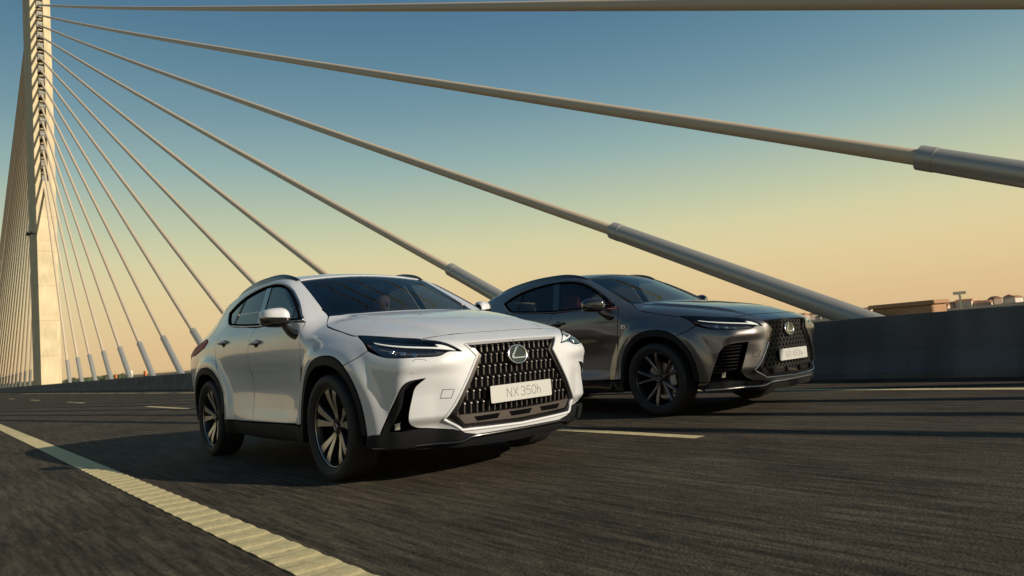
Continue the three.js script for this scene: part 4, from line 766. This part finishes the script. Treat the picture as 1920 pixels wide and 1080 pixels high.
M.alloySport = std(RGB(.17, .16, .165), .3, .85);
// ---------- the driver of the white car ----------
{
  const sm = (a, b, k) => { const h = Math.max(k - Math.abs(a - b), 0) / k; return Math.min(a, b) - h * h * k * .25; };
  const cap = (p, a, b, ra, rb) => { const d = [b[0] - a[0], b[1] - a[1], b[2] - a[2]], q = [p[0] - a[0], p[1] - a[1], p[2] - a[2]], t = clamp((q[0] * d[0] + q[1] * d[1] + q[2] * d[2]) / (d[0] * d[0] + d[1] * d[1] + d[2] * d[2] + 1e-9), 0, 1); return Math.hypot(q[0] - d[0] * t, q[1] - d[1] * t, q[2] - d[2] * t) - lerp(ra, rb, t); };
  const Z = -.37, head = [-1.455, 1.325, Z];
  const bones = [[[-1.40, .74, Z - .09], [-1.40, .74, Z + .09], .115, .115], [[-1.42, .78, Z], [-1.50, 1.05, Z], .125, .135], [[-1.49, 1.09, Z - .14], [-1.49, 1.09, Z + .14], .085, .085], [[-1.50, 1.12, Z], [-1.475, 1.24, Z], .062, .055]];
  for (const s of [-1, 1]) bones.push([[-1.47, 1.10, Z + s * .185], [-1.27, .92, Z + s * .235], .058, .047], [[-1.27, .92, Z + s * .235], [-1.085, 1.02, Z + s * .19], .045, .032], [[-1.38, .72, Z + s * .09], [-.98, .80, Z + s * .14], .085, .065], [[-.98, .80, Z + s * .14], [-.72, .44, Z + s * .12], .062, .045], [[-.72, .42, Z + s * .12], [-.56, .42, Z + s * .12], .042, .036]);
  const body = p => { let d = 9; for (const [a, b, r, q] of bones) d = sm(d, cap(p, a, b, r, q), .05); return sm(d, headF(p), .03); };
  const headF = p => { const q = [(p[0] - head[0]) / .098, (p[1] - head[1]) / .122, (p[2] - head[2]) / .078]; let d = (Math.hypot(...q) - 1) * .085; d = sm(d, cap(p, [head[0] + .055, head[1] - .075, Z], [head[0] + .07, head[1] - .085, Z], .035, .022), .03); d = sm(d, cap(p, [head[0] + .092, head[1] + .015, Z], [head[0] + .112, head[1] - .022, Z], .008, .014), .012); for (const s of [-1, 1]) { d = sm(d, cap(p, [head[0] - .005, head[1] + .018, Z + s * .080], [head[0] - .002, head[1] - .028, Z + s * .078], .015, .010), .008); d = Math.max(d, -(Math.hypot(p[0] - head[0] - .098, p[1] - head[1] - .008, p[2] - Z - s * .033) - .016)); } d = sm(d, cap(p, [head[0] + .090, head[1] - .052, Z - .02], [head[0] + .090, head[1] - .052, Z + .02], .009, .009), .008); return d; };
  const hand = s => p => {                    // fist closed round the wheel rim
    const w = [-1.085, 1.02, Z + s * .19], k = [-1.035, 1.06, Z + s * .165]; let d = cap(p, w, k, .026, .030);
    for (let i = 0; i < 4; i++) { const o = (i - 1.5) * .019, a = [k[0] + .012, k[1] + .008 + o * .6, k[2] + o * s], b = [a[0] + .022, a[1] + .010, a[2] - s * .020], c = [b[0] - .018, b[1] + .006, b[2] - s * .022]; d = sm(d, Math.min(cap(p, a, b, .0095, .009), cap(p, b, c, .009, .008)), .004); }
    return sm(d, cap(p, [k[0] - .02, k[1] + .012, k[2] - s * .012], [k[0] + .006, k[1] + .034, k[2] - s * .030], .011, .009), .006);
  };
  const surf = (f, c, half, res) => {
    const mc = new MarchingCubes(res, new THREE.MeshStandardMaterial(), false, false, 90000); mc.isolation = 0; const hs = res / 2;
    for (let k = 0; k < res; k++) for (let j = 0; j < res; j++) for (let i = 0; i < res; i++) mc.field[i + j * res + k * res * res] = -f([c[0] + (i - hs) / hs * half, c[1] + (j - hs) / hs * half, c[2] + (k - hs) / hs * half]);
    mc.update(); const P = [], N = []; for (let i = 0; i < mc.count * 3; i++) { P.push(mc.positionArray[i] * half + c[i % 3]); N.push(mc.normalArray[i]); } return geoOf(P, N);
  };
  const g = merge([surf(body, [-1.05, .88, Z], .62, 92), surf(hand(1), [-1.05, 1.05, Z + .175], .09, 44), surf(hand(-1), [-1.05, 1.05, Z - .175], .09, 44)]);
  const p = g.attributes.position, C = []; for (let i = 0; i < p.count; i++) { const y = p.getY(i), x = p.getX(i), skin = y > 1.195 || (x > -1.13 && y > .98); C.push(...(skin ? [.48, .27, .19] : y < .88 && x > -1.36 ? [.02, .022, .03] : [.035, .04, .05])); }
  g.setAttribute('color', new THREE.Float32BufferAttribute(C, 3));
  const t = thing('person', 'driver in a dark jacket holding the wheel of the white car', 'person');
  part('body', g, new THREE.MeshStandardMaterial({ vertexColors: true, roughness: .7, side: THREE.DoubleSide }), t);
  const hairF = q => { const d = Math.hypot((q[0] - head[0] + .012) / .104, (q[1] - head[1] - .022) / .118, (q[2] - Z) / .088) - 1; const cut = (q[0] - head[0]) * .75 - (q[1] - head[1]) + .030; return Math.max(d * .09, cut * .7, head[1] - .05 - q[1]); };
  part('hair', surf(hairF, [head[0], head[1], Z], .15, 44), std(RGB(.02, .014, .010), .8), t);
}
makeCar({ name: 'white_car', label: 'pearl white crossover car with upright bar grille driving nearest the camera', paint: M.white, mirror: M.white, seat: M.seatBlack, sport: false, steer: 0, spin: 1.57, at: [0, 0, 0], text: { t: 'NX 350h', x: 262 } });
makeCar({ name: 'grey_car', label: 'dark graphite crossover car with black mesh grille driving behind the white one', paint: M.graphite, mirror: M.gloss, seat: M.seatRed, sport: true, steer: 0, spin: .55, at: [-.0724, -3.5101, .02015], text: { t: 'NX 450h+', x: 232 } });
renderer.render(scene, camera);
